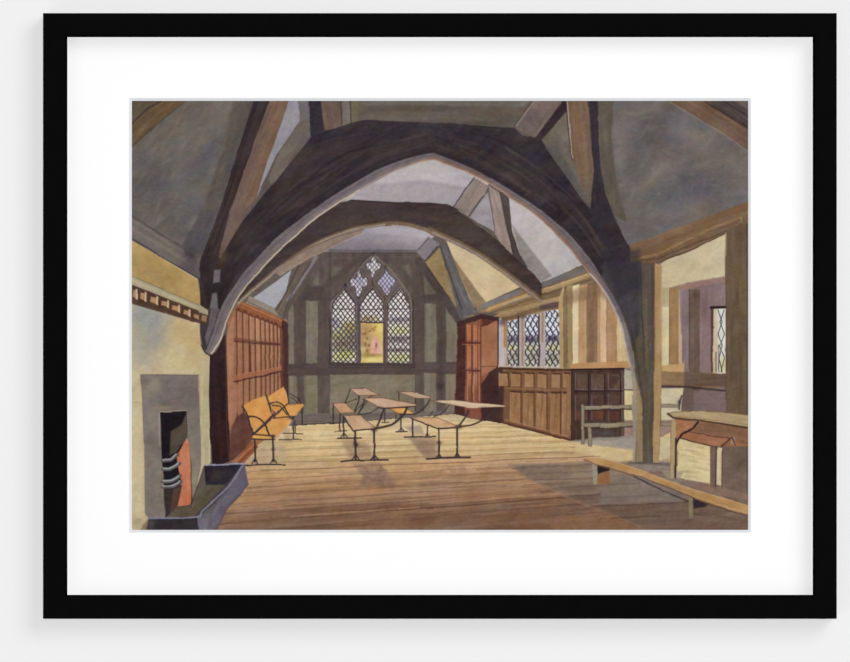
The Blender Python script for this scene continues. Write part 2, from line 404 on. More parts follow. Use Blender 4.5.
stroke(px(416, 252, 429, 238), 1.2, (88, 80, 88), a=.7)
stroke(px(425, 261, 437, 247), 1.6, (66, 58, 62), a=.8, soft=.7)
stroke(px(418, 261, 440, 292, 458, 320), 7.0, (80, 69, 67), soft=.9, n=6)
stroke(px(425, 264, 459, 312), 1.2, (52, 44, 46), soft=.8, a=.6)
poly(px(439, 244, 448, 246, 458, 272, 477, 313, 460, 319, 452, 290), (96, 92, 92), n=12, s=(16, 3), ang=66, hue=3)
stroke(px(440, 246, 462, 310), 1.4, (58, 52, 58), soft=.8, a=.7)
stroke(px(448, 248, 477, 312), 1.2, (74, 66, 66), soft=.8, a=.7)
stroke(px(446, 256, 466, 304), 1.5, (124, 120, 122), soft=1, a=.6)

# ---------------------------------------------------------------- gothic window
GW = item('painted_gothic_window', 'pointed three light leaded window in the end wall')
outer = W1(95, 560, 92, 490, 150, 430, 215, 350, 300, 240, 380, 140, 455, 78, 535, 150, 620, 240, 700, 340, 760, 440, 782, 500, 780, 560) + px(411.8, 363.5, 331, 363.5)
poly(outer, (98, 86, 84), n=6)
stroke(W1(95, 560, 92, 490, 150, 430, 215, 350, 300, 240, 380, 145, 455, 82), 1.6, (122, 110, 96), sm=True, soft=.8, a=.7, mark=False)
stroke(W1(455, 82, 535, 150, 620, 240, 700, 345, 765, 450, 780, 560), 1.8, (128, 116, 98), sm=True, soft=.8, a=.8, mark=False)
stroke(W1(80, 470, 150, 420, 215, 340, 300, 225, 375, 135, 455, 65), 1.2, (64, 54, 58), sm=True, soft=.8, a=.8, mark=False)
blob(*W1(215, 350)[0], 1.6, 2.4, (38, 30, 34), a=.8); blob(*W1(455, 82)[0], 1.4, 2, (38, 32, 38), a=.8)
blob(*W1(555, 190)[0], 1.4, 2, (46, 38, 40), a=.8); blob(*W1(150, 450)[0], 2, 1.2, (44, 36, 40), a=.7)
blob(*W1(735, 460)[0], 2, 2, (60, 52, 56), a=.8); blob(*W1(615, 440)[0], 2, 2, (60, 50, 50), a=.8)
GLT = (224, 218, 212); LEAD = (62, 54, 62)
lightL = W1(105, 560, 110, 500, 145, 455, 180, 415, 210, 372, 245, 420, 280, 460, 302, 500, 304, 560) + px(356, 363, 332.4, 363)
lightM = W1(342, 560, 345, 500, 380, 450, 412, 410, 445, 366, 470, 400, 496, 435, 522, 470, 536, 500, 538, 560) + px(383.2, 322.5, 360.4, 322.5)
lightR = W1(576, 560, 578, 500, 605, 460, 645, 420, 685, 368, 715, 415, 720, 455, 758, 500, 766, 560) + px(410, 363, 387.8, 363)
foils = [W1(455, 95, 478, 122, 482, 146, 510, 152, 518, 178, 505, 205, 480, 215, 468, 245, 452, 282, 436, 245, 430, 215, 405, 205, 394, 178, 405, 150, 432, 146, 435, 120),
         W1(330, 205, 350, 250, 362, 280, 392, 275, 405, 312, 392, 350, 366, 352, 352, 400, 326, 452, 302, 400, 296, 350, 268, 350, 254, 318, 268, 282, 300, 280, 312, 250),
         W1(560, 205, 585, 250, 620, 280, 640, 312, 628, 345, 606, 360, 595, 400, 570, 432, 540, 395, 520, 360, 496, 340, 486, 310, 505, 285, 535, 260)]
for f_ in foils:
    poly(smooth(f_, 4, True), (212, 208, 208))
poly(foils[2], (168, 162, 196), a=.7, soft=2); clipblob(foils[1], *W1(340, 300)[0], 5, 6, (168, 162, 200), a=.8)
for p_ in (lightL, lightM, lightR): poly(p_, GLT, n=8, s=(5, 4))
# garden seen through the leads
def view(pl, items):
    for b_ in items: clipblob(pl, *b_[:5], a=b_[5])
view(lightL, [(350, 332, 10, 8, (150, 130, 70), .9), (338, 336, 8, 8, (176, 172, 96), .8), (345, 345, 14, 7, (120, 104, 78), .9), (350, 326, 6, 4, (176, 150, 80), .8),
              (340, 357, 12, 5, (206, 208, 120), .9), (348, 354, 8, 4, (196, 196, 90), .7), (335, 322, 5, 4, (130, 124, 150), .7), (353, 340, 5, 8, (130, 112, 96), .7)])
view(lightM, [(366, 319, 6, 3, (170, 130, 60), .95), (375, 318, 4, 3, (200, 180, 110), .7)])
view(lightR, [(399, 320, 14, 2.6, (120, 112, 132), .85), (398, 330, 14, 5, (210, 208, 132), .9), (398, 340, 14, 4, (120, 108, 108), .9), (400, 345, 5, 2, (220, 220, 190), .7),
              (398, 350, 14, 2.5, (104, 92, 90), .7), (399, 358, 14, 5, (200, 200, 120), .9)])
for p_ in (lightL, lightM, lightR): lattice(p_, 5.0, 6.2, 1.15, LEAD, .9, ox=.6)
for p_ in foils: lattice(p_, 4.2, 5.4, .95, (84, 76, 96), .7, ox=.6)
for xa, xb in ((332.6, 356), (360.6, 383), (388, 410)):
    stroke(px(xa, 309.2, xb, 309.2), 1.0, (74, 64, 70), a=.8, mark=False)
for y_ in (337.8, 350.3):
    stroke(px(388, y_, 410, y_), 1.0, (70, 60, 64), a=.7, mark=False); stroke(px(333, y_, 356, y_), 1.0, (84, 72, 70), a=.6, mark=False)
poly(rect(356, 296, 360.4, 363), (84, 72, 80), soft=.6); stroke(px(356.4, 306, 356.4, 362), .9, (128, 112, 126), a=.8, mark=False)
poly(rect(383.4, 296, 387.8, 363), (82, 66, 68), soft=.6); stroke(px(386.4, 300, 386.4, 362), .9, (120, 98, 94), a=.8, mark=False)
stroke(W1(325, 470, 330, 455, 445, 310), 2.2, (92, 82, 78), soft=.7, mark=False); stroke(W1(560, 480, 565, 440, 640, 400), 2.0, (98, 86, 78), soft=.7, mark=False)
stroke(W1(450, 290, 452, 350), 1.6, (60, 52, 52), soft=.7, a=.8, mark=False)
stroke(px(332, 302, 332, 362), 1.0, (112, 98, 108), a=.8, mark=False); stroke(px(411, 306, 411.4, 362), 1.4, (122, 110, 110), a=.8, mark=False)
stroke(px(329.8, 318, 329.8, 364), 1.2, (46, 38, 42), a=.7, soft=.7, mark=False); stroke(px(413, 300, 413.4, 364), 1.4, (58, 50, 54), a=.7, soft=.7, mark=False)
for p_ in (lightL, lightM, lightR):
    n_ = 14
    stroke(p_[:n_] if p_ is lightM else p_[:13], 1.0, (52, 42, 46), soft=.6, a=.75, mark=False)
    stroke([(q[0] + (q[0] - (344.7 if p_ is lightL else 372.4 if p_ is lightM else 400.7)) * .10, q[1] - 2.0) for q in p_[1:12]], .9, (128, 116, 108), soft=.6, a=.6, mark=False)
for f_ in foils:
    c_ = smooth(f_, 4, True); stroke(c_ + c_[:1], .9, (54, 46, 50), soft=.5, a=.75, mark=False)
    mx, my = sum(p[0] for p in c_) / len(c_), sum(p[1] for p in c_) / len(c_)
    stroke([(mx + (p[0] - mx) * 1.32, my + (p[1] - my) * 1.18) for p in c_], .9, (126, 114, 106), soft=.6, a=.5, mark=False)
# open casement with a garden view
cas = px(360.8, 323, 383, 323, 383, 362.6, 360.8, 362.6)
poly(cas, (208, 180, 96), n=10, s=(6, 4), hue=6)
view(cas, [(366, 330, 7, 6, (168, 128, 76), .95), (363, 340, 6, 12, (164, 132, 88), .95), (370, 343, 6, 8, (176, 146, 104), .8), (380, 328, 4, 6, (222, 200, 110), .8),
           (362, 351, 3, 4, (206, 196, 130), .9), (366, 354, 5, 4, (150, 128, 76), .8), (372, 360, 12, 2.5, (222, 204, 128), .95), (374, 355.5, 9, 1.4, (150, 118, 76), .8)])
poly(W2(425, 368, 432, 320, 438, 262, 460, 222, 495, 232, 515, 285, 524, 370), (216, 158, 132), soft=.9, n=12, mark=False)
poly(W2(478, 260, 515, 275, 528, 372, 480, 372), (216, 168, 152), soft=.7, a=.8, mark=False)
blob(*W2(478, 300)[0], 1.2, 3, (120, 80, 72), a=.8)
stroke(W2(430, 372, 520, 376), .9, (150, 112, 70), a=.7, mark=False)
for q in [(450, 158, 3, 1.2), (462, 172, 2, 1), (425, 180, 2.4, 1), (470, 145, 1.6, 1), (400, 240, 2, 2), (385, 290, 2, 3), (415, 300, 2, 2), (380, 200, 3, 2), (400, 345, 2, 2)]:
    clipblob(cas, *W2(q[0], q[1])[0], q[2] * .6, q[3] * .7, (110, 80, 50), a=.7)
for q in [(365, 180), (380, 260), (430, 200), (500, 180), (410, 270), (372, 330)]:
    clipblob(cas, *W2(*q)[0], 1.2, 1.0, (222, 196, 130), a=.5)
stroke(px(360.8, 322.6, 383, 322.6), 1.4, (64, 54, 58), a=.9, mark=False)
poly(px(329, 363.4, 415, 363.4, 416, 368, 329, 368), (66, 54, 58), soft=.9, a=.8, mark=False)
stroke(px(330, 366.6, 414, 366.4), 1.0, (110, 94, 88), a=.35, mark=False)

# ---------------------------------------------------------------- ceiling between the arches
item('painted_ceiling', 'pale lilac plaster between the near arch and the far arch')
poly(px(300, 236, 350, 196, 392, 172, 430, 158, 442, 160, 490, 180, 485, 195, 457, 208, 345, 208), (178, 171, 174), n=6, s=(26, 5), hue=3)
poly(px(345, 204, 362, 185, 425, 180, 470, 188, 460, 206), (152, 144, 150), soft=2.5, a=.7, n=6, s=(30, 4))
poly(px(469, 217, 488, 192, 495, 232), (150, 143, 148), n=7)
poly(px(506, 196, 530, 208, 584, 264, 584, 268, 540, 284, 524, 264, 512, 233), (181, 175, 174), n=6, s=(20, 12), ang=45, hue=3)
poly(px(512, 225, 522, 238, 552, 276, 538, 284, 522, 262), (134, 127, 122), soft=1.4, a=.85, n=6)
blob(555, 245, 16, 14, (190, 184, 180), a=.5, ang=40)
poly(px(446, 240, 470, 242, 530, 282, 520, 287, 478, 306, 470, 300), (203, 182, 142), n=7, s=(18, 8), ang=30, hue=4)
poly(px(450, 253, 462, 270, 486, 302, 474, 308), (136, 114, 84), soft=1.1, a=.9, n=6)
item('painted_strut', 'pinkish brown struts seen between the two arches')
poly(px(475, 178, 489, 186, 468, 216, 453, 209), (140, 124, 116), n=9, s=(14, 3), ang=-55)
stroke(px(474, 178, 452, 208), 1.3, (62, 50, 56), a=.9, soft=.6)
stroke(px(481, 181, 461, 212), .7, (110, 96, 92), a=.6)
stroke(px(489, 187, 470, 216), 1.1, (80, 70, 74), a=.7)
poly(px(488, 185, 501, 193, 506, 222, 514, 258, 505, 250, 495, 234), (150, 130, 122), n=10, s=(22, 2.5), ang=75)
poly(px(500, 191, 509, 198, 512, 231, 520, 254, 528, 268, 516, 262, 507, 226), (78, 68, 66), n=8, s=(18, 3), ang=75)
stroke(px(500, 192, 506, 224, 515, 258), 1.2, (56, 48, 52), a=.8, soft=.6)
stroke(px(488.5, 186, 495, 232), .9, (96, 84, 84), a=.7)
# right wall plates
poly(px(540, 284, 584, 264, 592, 270, 600, 283, 600, 290, 540, 304), (120, 98, 72), n=8, s=(20, 2), ang=-17)
poly(B3(540, 385, 760, 300, 775, 330, 545, 412), (112, 107, 106), n=7, s=(18, 2), ang=-20)
stroke(B3(548, 432, 790, 345), 4.4, (168, 138, 94), soft=.8, n=8); stroke(B3(560, 420, 780, 342), .9, (196, 172, 132), a=.8)
stroke(B3(548, 452, 800, 370), 1.2, (82, 62, 48), a=.7)
poly(B3(190, 512, 425, 420, 500, 465, 525, 492, 330, 565, 300, 545, 200, 545), (138, 112, 78), n=9, s=(20, 2), ang=-20)
poly(B3(200, 510, 415, 425, 440, 440, 240, 520), (120, 116, 118), n=6)
stroke(B3(250, 530, 460, 452), 3.0, (190, 152, 96), soft=.8, n=8); stroke(B3(330, 505, 480, 455), 1.5, (170, 164, 158), soft=.7, a=.8)
stroke(B3(270, 545, 500, 470), 1.1, (96, 78, 62), a=.8)
poly(B3(330, 562, 520, 495, 640, 470, 640, 500, 330, 600), (112, 88, 58), n=8, s=(20, 2), ang=-18)
stroke(B3(180, 540, 250, 520), 2, (110, 106, 108), a=.8, soft=.8)

# ---------------------------------------------------------------- right: plank wall, casements
PLANK = item('painted_plank_wall', 'upright tan, cream and brown planks beside the casements')
poly(px(480, 326, 500, 312, 560, 296, 600, 285, 640, 285, 640, 372, 497, 372), (164, 134, 94), n=6)
for x0, x1, c in [(559, 563.5, (186, 158, 108)), (563.5, 567, (126, 106, 74)), (567, 572.4, (152, 130, 88)), (572.4, 579, (214, 196, 154)), (579, 587, (186, 148, 108)),
                  (587, 597, (138, 108, 82)), (597, 600.5, (176, 140, 104)), (600.5, 607, (206, 172, 134)), (607, 617, (172, 132, 92)), (617, 628, (206, 180, 136))]:
    poly(px(x0, 286 if x0 > 565 else 298, x1 + .5, 284, x1 + .3, 370, x0, 370), c, n=9, s=(26, 3), ang=90, hue=4, soft=.7)
poly(px(562, 292, 606, 282, 622, 300, 622, 310, 600, 296, 562, 306), (110, 84, 60), a=.45, soft=3)
for x_, c in [(563.5, (96, 78, 56)), (567.2, (104, 86, 60)), (572.2, (120, 98, 66)), (579, (150, 120, 84)), (587, (110, 84, 62)), (597, (112, 86, 64)), (607, (120, 88, 62)), (616.5, (150, 116, 84))]:
    stroke(px(x_, 296, x_ - .3, 366), .8, c, a=.6)
poly(px(590, 300, 593, 300, 594, 360, 588, 366), (122, 92, 70), soft=1.4, a=.6)
blob(610, 345, 3, 16, (182, 146, 118), a=.5)
poly(px(570, 363.5, 628, 361, 630, 368, 570, 369.5), (186, 138, 92), soft=.8, n=7, s=(20, 2))
CASE = item('painted_casement_windows', 'row of three small leaded casements in the right wall')
poly(N3(305, 115, 440, 80, 600, 30, 740, 0, 740, 480, 305, 478), (150, 122, 92), n=7, s=(20, 3), ang=90)
poly(N3(315, 130, 440, 95, 600, 45, 740, 20, 740, 62, 600, 80, 500, 105, 440, 125, 360, 148), (116, 90, 62), n=8, s=(18, 2), ang=-14, soft=.7)
poly(N3(600, 40, 740, 8, 740, 50, 600, 72), (92, 72, 68), soft=.8, n=6)
poly(N3(310, 130, 330, 128, 330, 478, 310, 478), (176, 172, 182), soft=.5); poly(N3(330, 150, 345, 150, 345, 475, 330, 475), (190, 170, 150)); poly(N3(345, 150, 368, 150, 368, 470, 345, 470), (168, 128, 88))
poly(N3(330, 330, 365, 330, 365, 470, 325, 470), (188, 184, 190), a=.7, soft=1.2)
poly(N3(455, 130, 495, 115, 495, 478, 455, 478), (172, 160, 160)); poly(N3(470, 120, 486, 118, 486, 470, 470, 470), (150, 120, 100), a=.8, soft=.8)
poly(N3(600, 90, 640, 80, 640, 482, 600, 482), (172, 162, 164)); poly(N3(612, 90, 630, 85, 626, 300, 612, 300), (156, 116, 84), a=.8, soft=.8)
for gp in (N3(372, 150, 442, 132, 442, 472, 372, 472), N3(495, 115, 588, 98, 588, 476, 495, 474), N3(640, 82, 738, 66, 738, 482, 640, 482)):
    poly(gp, (206, 210, 220), n=8, s=(4, 3))
    cx_ = sum(p[0] for p in gp) / 4
    for b_ in [(cx_, 339, 9, 3.4, (76, 64, 84), .95), (cx_, 348, 9, 4.5, (196, 192, 130), .9), (cx_ + 1, 357, 8, 5, (150, 136, 104), .8), (cx_ - 2, 364, 6, 3, (190, 180, 110), .6), (cx_ + 3, 330, 4, 6, (220, 224, 232), .6)]:
        clipblob(gp, *b_[:5], a=b_[5])
    lattice(gp, 5.6, 9.4, 1.35, (46, 42, 58), .8, ox=cx_ % 5.2, wob=.5)
for x_ in (447, 592):
    poly(N3(x_ - 3, 110, x_ + 7, 110, x_ + 7, 485, x_ - 3, 485), (58, 44, 54), soft=.5)
stroke(N3(306, 125, 304, 480), 1.2, (56, 40, 40), a=.9)
poly(N3(340, 466, 740, 470, 740, 484, 310, 480), (188, 172, 156), a=.85, soft=.5)
blob(*N3(335, 160)[0], 4, 3, (76, 62, 84), a=.8); blob(*N3(480, 118)[0], 4, 2, (92, 72, 62), a=.7)
poly(N3(738, 20, 760, 16, 760, 484, 738, 484), (172, 142, 96), soft=.6, n=6, s=(20, 2), ang=90)

# recess at far right
RECESS = item('painted_recess_wall', 'cream and mauve wall of the recess behind the pillar')
poly(px(655, 262, 748, 225, 748, 430, 620, 445, 620, 368, 655, 368), (126, 106, 104), n=7)
poly(B4(320, 285, 480, 205, 675, 118, 665, 360, 380, 412, 320, 418), (196, 180, 144), n=6, s=(22, 10), ang=-15, hue=3)
poly(B4(380, 412, 470, 385, 665, 352, 668, 385, 560, 400, 470, 425, 380, 428), (150, 118, 108), n=5, soft=.8)
for x0, x1, ya, yb, c in [(661, 669.8, 288, 308, (176, 160, 122)), (661, 669.4, 307, 366, (206, 190, 148)), (669.5, 678.6, 288, 366, (154, 120, 80)), (678.6, 683, 290, 366, (196, 166, 134)),
                     (682, 689, 291, 372, (128, 110, 112)), (689, 700, 290, 412, (104, 84, 74)), (700, 712, 287, 373, (130, 106, 106)), (712, 726, 284, 308, (134, 112, 112))]:
    poly(rect(x0, ya, x1, yb), c, n=8, s=(22, 3), ang=90, soft=.8)
poly(B4(420, 420, 475, 425, 460, 659, 430, 659), (128, 110, 114), a=.8, soft=1.2)
stroke(px(669.5, 290, 669.2, 364), .7, (110, 84, 60), a=.7); stroke(px(689.4, 290, 689.2, 366), .9, (80, 60, 58), a=.8)
blob(697, 297, 4, 5, (84, 64, 56), a=.6)
# rail and panels below
poly(px(661, 366, 684, 363, 684, 374, 661, 374), (190, 154, 104), soft=.8, n=6)
poly(px(661, 371.5, 726, 373.5, 726, 388, 684, 387.5, 661, 385.5), (138, 108, 78), n=9, s=(24, 2), soft=.6)
poly(px(684, 372, 726, 374, 726, 387, 684, 386), (98, 80, 70), a=.85, soft=1.4, n=7, s=(22, 2))
stroke(px(661, 386.3, 690, 387, 726, 391), 2.2, (62, 48, 48), soft=.8, a=.85)
poly(px(661, 388.5, 684, 388, 682, 402, 680, 422, 661, 422), (198, 184, 150), n=6)
poly(px(683.5, 388, 693.5, 389, 692.5, 412, 681, 410), (106, 88, 82), n=6, soft=.8)
poly(px(693.5, 390, 726, 392, 726, 414, 693.5, 412), (122, 102, 100), n=7, s=(14, 6), soft=.7)
stroke(px(726.5, 388, 727, 411), .7, (160, 140, 124), a=.6)
SMW = item('painted_slit_window', 'narrow leaded window in the recess wall at the right')
poly(B4(588, 512, 668, 508, 668, 660, 588, 660) , (118, 92, 96)); poly(rect(711, 308, 713.5, 372), (82, 62, 66), soft=.5)
sl = px(713.5, 309, 726, 308.5, 726, 374, 713, 373)
poly(sl, (198, 176, 130), n=6, g=(713, 0, 719, 0, (214, 216, 206)))
clipblob(sl, 716, 350, 4, 24, (186, 160, 130), a=.7); clipblob(sl, 723, 366, 3, 8, (214, 206, 110), a=.8)
for q in [(718, 310, 722, 322, 718, 334, 722.5, 346, 719, 358, 722, 372), (724, 310, 720, 322, 724.5, 334, 720, 346, 724.5, 358, 721, 372), (716, 352, 716, 372), (719, 345, 718.6, 372)]:
    stroke(px(*q), .9, (52, 56, 74), a=.85, mark=False)
stroke(px(711, 307.5, 726, 307), 2.6, (50, 36, 42), soft=.6)

# right hand brown post
RPOST = item('painted_right_post', 'broad brown timber post at the right edge')
poly(px(725.8, 240, 727, 228, 750, 218, 750, 518, 720, 503, 720, 440, 726, 420, 725.8, 300), (104, 86, 66), n=10, s=(34, 4), ang=90, hue=4)
poly(px(720, 438, 750, 440, 750, 510, 720, 496), (112, 92, 84), soft=2, a=.8, n=9, s=(12, 8))
blob(737, 350, 9, 40, (92, 76, 58), a=.5); blob(741, 250, 8, 24, (98, 78, 60), a=.5); blob(738, 462, 9, 10, (92, 82, 64), a=.5)
stroke(px(747.4, 200, 747.6, 500), 1.6, (70, 52, 48), a=.7, soft=.8)
stroke(px(726, 232, 725.2, 262, 726.2, 300, 726, 400), 1.0, (82, 64, 52), a=.7, soft=.7)
stroke(px(733, 300, 731, 380), 1.6, (80, 66, 54), soft=1.5, a=.5)
RPLATE = item('painted_right_beam', 'long reddish brown beam rising to the right edge')
poly(B4(150, 165, 330, 105, 640, 0, 800, -85, 800, 62, 670, 124, 480, 218, 350, 268, 290, 287, 150, 272), (116, 90, 66), n=11, s=(34, 3), ang=-20, hue=7)
poly(B4(155, 165, 500, 50, 787, -60, 787, -10, 500, 100, 155, 215), (124, 92, 66), a=.7, soft=2, n=9, s=(30, 3), ang=-20)
stroke(B4(155, 268, 300, 240, 460, 160, 640, 80, 755, 38), 2.0, (146, 116, 78), soft=.9, a=.8, n=12, s=(8, 2))
stroke(B4(155, 276, 300, 262, 480, 190, 670, 112), 1.4, (78, 58, 48), soft=.8, a=.7)
stroke(B4(290, 286, 480, 216, 670, 122), 1.2, (70, 52, 42), soft=.6, a=.7)
stroke(B4(155, 150, 640, -12, 787, -70), 1.2, (88, 68, 56), soft=1, a=.6)
stroke(B4(750, 38, 752, 66), 1.2, (160, 136, 98), a=.7)
stroke(B4(668, 122, 668, 240), 1.2, (176, 150, 108), a=.7)

# ---------------------------------------------------------------- cupboard and dado on the right
CUP = item('painted_cupboard', 'tall red brown panelled cupboard in the far right corner')
poly(px(457.5, 324, 466, 321, 482, 316, 498.5, 318, 498.5, 368, 503, 400, 503, 424, 480.5, 420, 455, 414), (140, 78, 52), n=8, s=(24, 3), ang=90)
poly(px(457.5, 324, 466, 322, 465, 416, 455, 414), (72, 44, 42), n=6, soft=.8)
poly(px(466, 322, 480, 320, 480.6, 420, 466, 416), (136, 84, 64), n=8, s=(24, 2), ang=90)
poly(px(481, 322, 498, 321, 498, 368, 481, 376), (158, 102, 72), n=10, s=(20, 8), ang=60, hue=4)
poly(N3(190, 100, 305, 120, 300, 140, 232, 178, 190, 190), (88, 50, 44), soft=.6)
poly(px(480.8, 384, 490, 372, 497.5, 367, 501, 380, 503, 395, 503, 424, 480.8, 420), (66, 42, 42), n=6)
poly(px(457, 322, 481, 314, 499, 317, 499, 321, 481, 319, 457, 327), (66, 42, 42), soft=.5)
for x_ in (469.3, 475.6):
    poly(rect(x_ - 1.4, 325, x_ + 1.8, 340), (178, 104, 66), soft=.5); poly(rect(x_ - 1.4, 346, x_ + 1.8, 367), (180, 106, 68), soft=.5)
    poly(rect(x_ - 1.2, 374, x_ + 1.6, 400), (176, 110, 76), soft=.5, g=(0, 374, 0, 402, (122, 66, 52)))
    stroke(px(x_ + 2.6, 324, x_ + 2.6, 402), 1.0, (86, 44, 36), a=.85); stroke(px(x_ - 1.6, 325, x_ - 1.6, 400), .6, (220, 170, 130), a=.6)
stroke(px(478.8, 325, 479, 400), .8, (206, 150, 112), a=.7)
for y_ in (342.6, 370): stroke(px(462, y_, 480, y_ + .4), 2.2, (96, 48, 38), soft=.6, a=.9)
stroke(px(462, 344.4, 480, 344.8), .8, (190, 116, 78), a=.6)
stroke(px(480.9, 322, 481, 420), 1.0, (96, 56, 44), a=.9)
poly(px(466, 402, 480, 404, 480.5, 420, 466, 416), (130, 66, 54), a=.6, soft=1)
stroke(px(481, 366, 498, 366.4), .9, (98, 60, 42), a=.8); stroke(px(498, 320, 498, 368), 1.2, (60, 38, 38), a=.9)
stroke(px(455, 414, 480.5, 420.6), 1.2, (60, 40, 44), a=.8)

DADO = item('painted_dado_panelling', 'mid brown oak panelling under the casements')
poly(px(497, 368, 571.5, 370, 571.5, 440, 503, 422, 502, 400), (124, 86, 60), n=8, s=(14, 3), ang=90)
poly(px(497, 368, 503, 368, 504, 392, 503.5, 424, 501, 424), (72, 50, 46), soft=.8)
cols = [(499.5, 508.5), (511.5, 521), (525, 534), (538, 547), (552, 560.5), (563.5, 569.5)]
for k_, (x0, x1) in enumerate(cols):
    t = k_ / 5
    poly(px(x0, 372.5, x1, 373, x1, 386 + 3 * t, x0, 386 + 2 * t), (158, 118, 82), n=10, s=(8, 3), ang=80, hue=5, soft=.6)
    stroke(px(x0, 373, x1, 373.4), 1.6, (70, 46, 38), a=.9, mark=False); stroke(px(x1, 373, x1, 387 + 2 * t), 1.2, (84, 56, 44), a=.8, mark=False)
    stroke(px(x0, 372.8, x0, 387), .7, (176, 142, 104), a=.7, mark=False)
    yb = 418 + (x0 - 505) * .27
    if k_ < 1: continue
    poly(px(x0 - 1, 390.5 + 2 * t, x1, 391 + 2 * t, x1, yb + 4, x0 - 1.5, yb + 2), (154, 112, 76), n=12, s=(12, 3), ang=86, hue=6, soft=.6)
    poly(px(x0 + 3, 394, x0 + 6, 394, x0 + 2, yb), (112, 76, 56), a=.5, soft=1.2, mark=False)
    stroke(px(x0 - 1, 391 + 2 * t, x1, 391.6 + 2 * t), 1.8, (68, 44, 38), a=.9, mark=False); stroke(px(x1, 391, x1, yb + 3), 1.4, (88, 58, 44), a=.8, mark=False)
    stroke(px(x0 - 1, 392, x0 - 1.4, yb + 1), .7, (180, 144, 106), a=.6, mark=False)
poly(px(504, 393, 510, 393, 509, 420, 503, 418), (116, 80, 58), a=.8, soft=.8, n=6)
stroke(px(497, 368.6, 571, 370), 2.2, (76, 48, 36), soft=.6); stroke(px(505, 388, 570, 390.5), .9, (160, 118, 80), a=.7)
stroke(px(502, 422.6, 536, 431, 570, 440), 2.4, (92, 56, 44), soft=.7); stroke(px(506, 419.5, 568, 436), .8, (170, 128, 92), a=.6)
poly(px(566, 376, 571, 375, 571, 436, 568, 436), (146, 106, 72), soft=.7, n=6)
CHEST = item('painted_dark_panelling', 'very dark brown panelling behind the settle')
poly(px(571, 369.5, 624.5, 368, 624.5, 436, 612, 441, 572, 442), (72, 53, 46), n=9, s=(16, 3), ang=90)
for x0, x1 in ((576, 588), (592.4, 604), (609, 620)):
    poly(rect(x0, 374, x1, 389), (90, 70, 58), n=11, s=(6, 3), ang=80, soft=.8); poly(rect(x0, 395, x1, 405), (84, 62, 54), n=10, soft=.8)
    poly(rect(x0, 411, x1, 420), (92, 58, 48), n=10, soft=.8)
    stroke(px(x0 - .6, 374, x0 - .6, 389, x1, 389.6), .9, (120, 108, 116), a=.7); stroke(px(x0 - .6, 395, x0 - .6, 420), .9, (112, 100, 112), a=.7)
    stroke(px(x1 + .6, 374, x1 + .6, 420), 1.4, (46, 30, 34), a=.8)
poly(px(609, 374, 620, 378, 612, 389, 609, 389), (70, 50, 48), a=.8, soft=1)
stroke(px(622.4, 372, 622.6, 436), 2.0, (104, 90, 82), soft=.8, a=.7)
stroke(px(571, 369.6, 624, 368.6), 1.8, (44, 30, 34), a=.95); stroke(px(574, 391.5, 622, 391), 1.6, (52, 34, 36), a=.8)
blob(604, 433, 14, 3, (84, 86, 104), a=.5); blob(601, 415, 4, 3, (120, 64, 44), a=.6)
stroke(px(571.6, 371, 571.4, 440), 1.0, (48, 32, 34), a=.8)

# between panelling and pillar, and right of pillar low wall
use(RECESS)
poly(px(624.5, 372, 640, 372, 640, 422, 624.5, 422), (204, 186, 140), n=5)
poly(px(624.5, 369, 634, 372, 634, 390, 624.5, 388), (174, 164, 146), soft=.8)
stroke(px(624.5, 389.6, 636, 390), 1.6, (90, 76, 76), a=.8)
poly(px(624.5, 420, 640, 420, 640, 440, 624.5, 440), (150, 120, 112), soft=.8, n=6)
poly(px(655, 420, 684, 420, 676, 440, 655, 440), (146, 118, 110), soft=.8, n=6)

# ---------------------------------------------------------------- floor
FLOOR = item('painted_floor', 'bare boarded floor in sunlight and shadow')
floor_p = px(228, 470, 236, 458, 258, 444, 288, 426, 335, 423.5, 455, 414, 480.5, 420.5, 503, 424, 570, 441, 612, 440, 640, 436, 662, 437, 690, 420, 722, 424, 722, 500, 752, 518, 752, 533, 205, 533)
w_, m_ = cover(floor_p, .5)
x, y = XX[w_], YY[w_]
sl_ = (y - 420) / 110.0
u_ = y + (x - 300) * (0.01 + 0.075 * np.clip(sl_, 0, 1))
ys_ = [415, 430, 445, 458, 468, 478, 490, 502, 515, 535]
cs_ = np.array([(196, 172, 126), (208, 182, 134), (208, 178, 128), (204, 172, 122), (190, 154, 112), (176, 138, 100), (164, 127, 94), (150, 114, 86), (135, 101, 77), (118, 88, 68)], float)
col_ = np.stack([np.interp(u_, ys_, cs_[:, k]) for k in range(3)], -1)
pers = np.log(np.clip(u_ - 392, 8, None)) * 26.0       # board bands get broader towards the viewer
r1 = vnoise(pers * 1.0 + 3.1, x / 420 + 7); r2 = fbm(x, u_, 60, 1.6, 0); r3 = fbm(x, u_, 18, 3, 0)
col_ += ((r1 - .5) * 26 + r2 * 12 + r3 * 8)[..., None] * np.array((1, .95, .85))
col_ += (fbm(x, u_, 50, 8, 0) * 8)[..., None] * np.array((1, 0, -1))
lay(w_, m_, (0, 0, 0), a=1.0); CV[w_] = np.where(m_[..., None] > .5, col_, CV[w_] )
FM = floor_p
def floorline(x0, x1, y0, wd=.8, c=(120, 84, 60), a=.6):   # y0 = height at x 300
    k = 0.01 + 0.075 * min(max((y0 - 420) / 110, 0), 1)
    pts = [(xx, y0 - (xx - 300) * k + 0.5 * math.sin(xx * .05 + y0)) for xx in np.linspace(x0, x1, 14)]
    stroke(pts, wd, c, a=a, mark=False, soft=.45)
use(FLOOR); before_ = CV.copy()
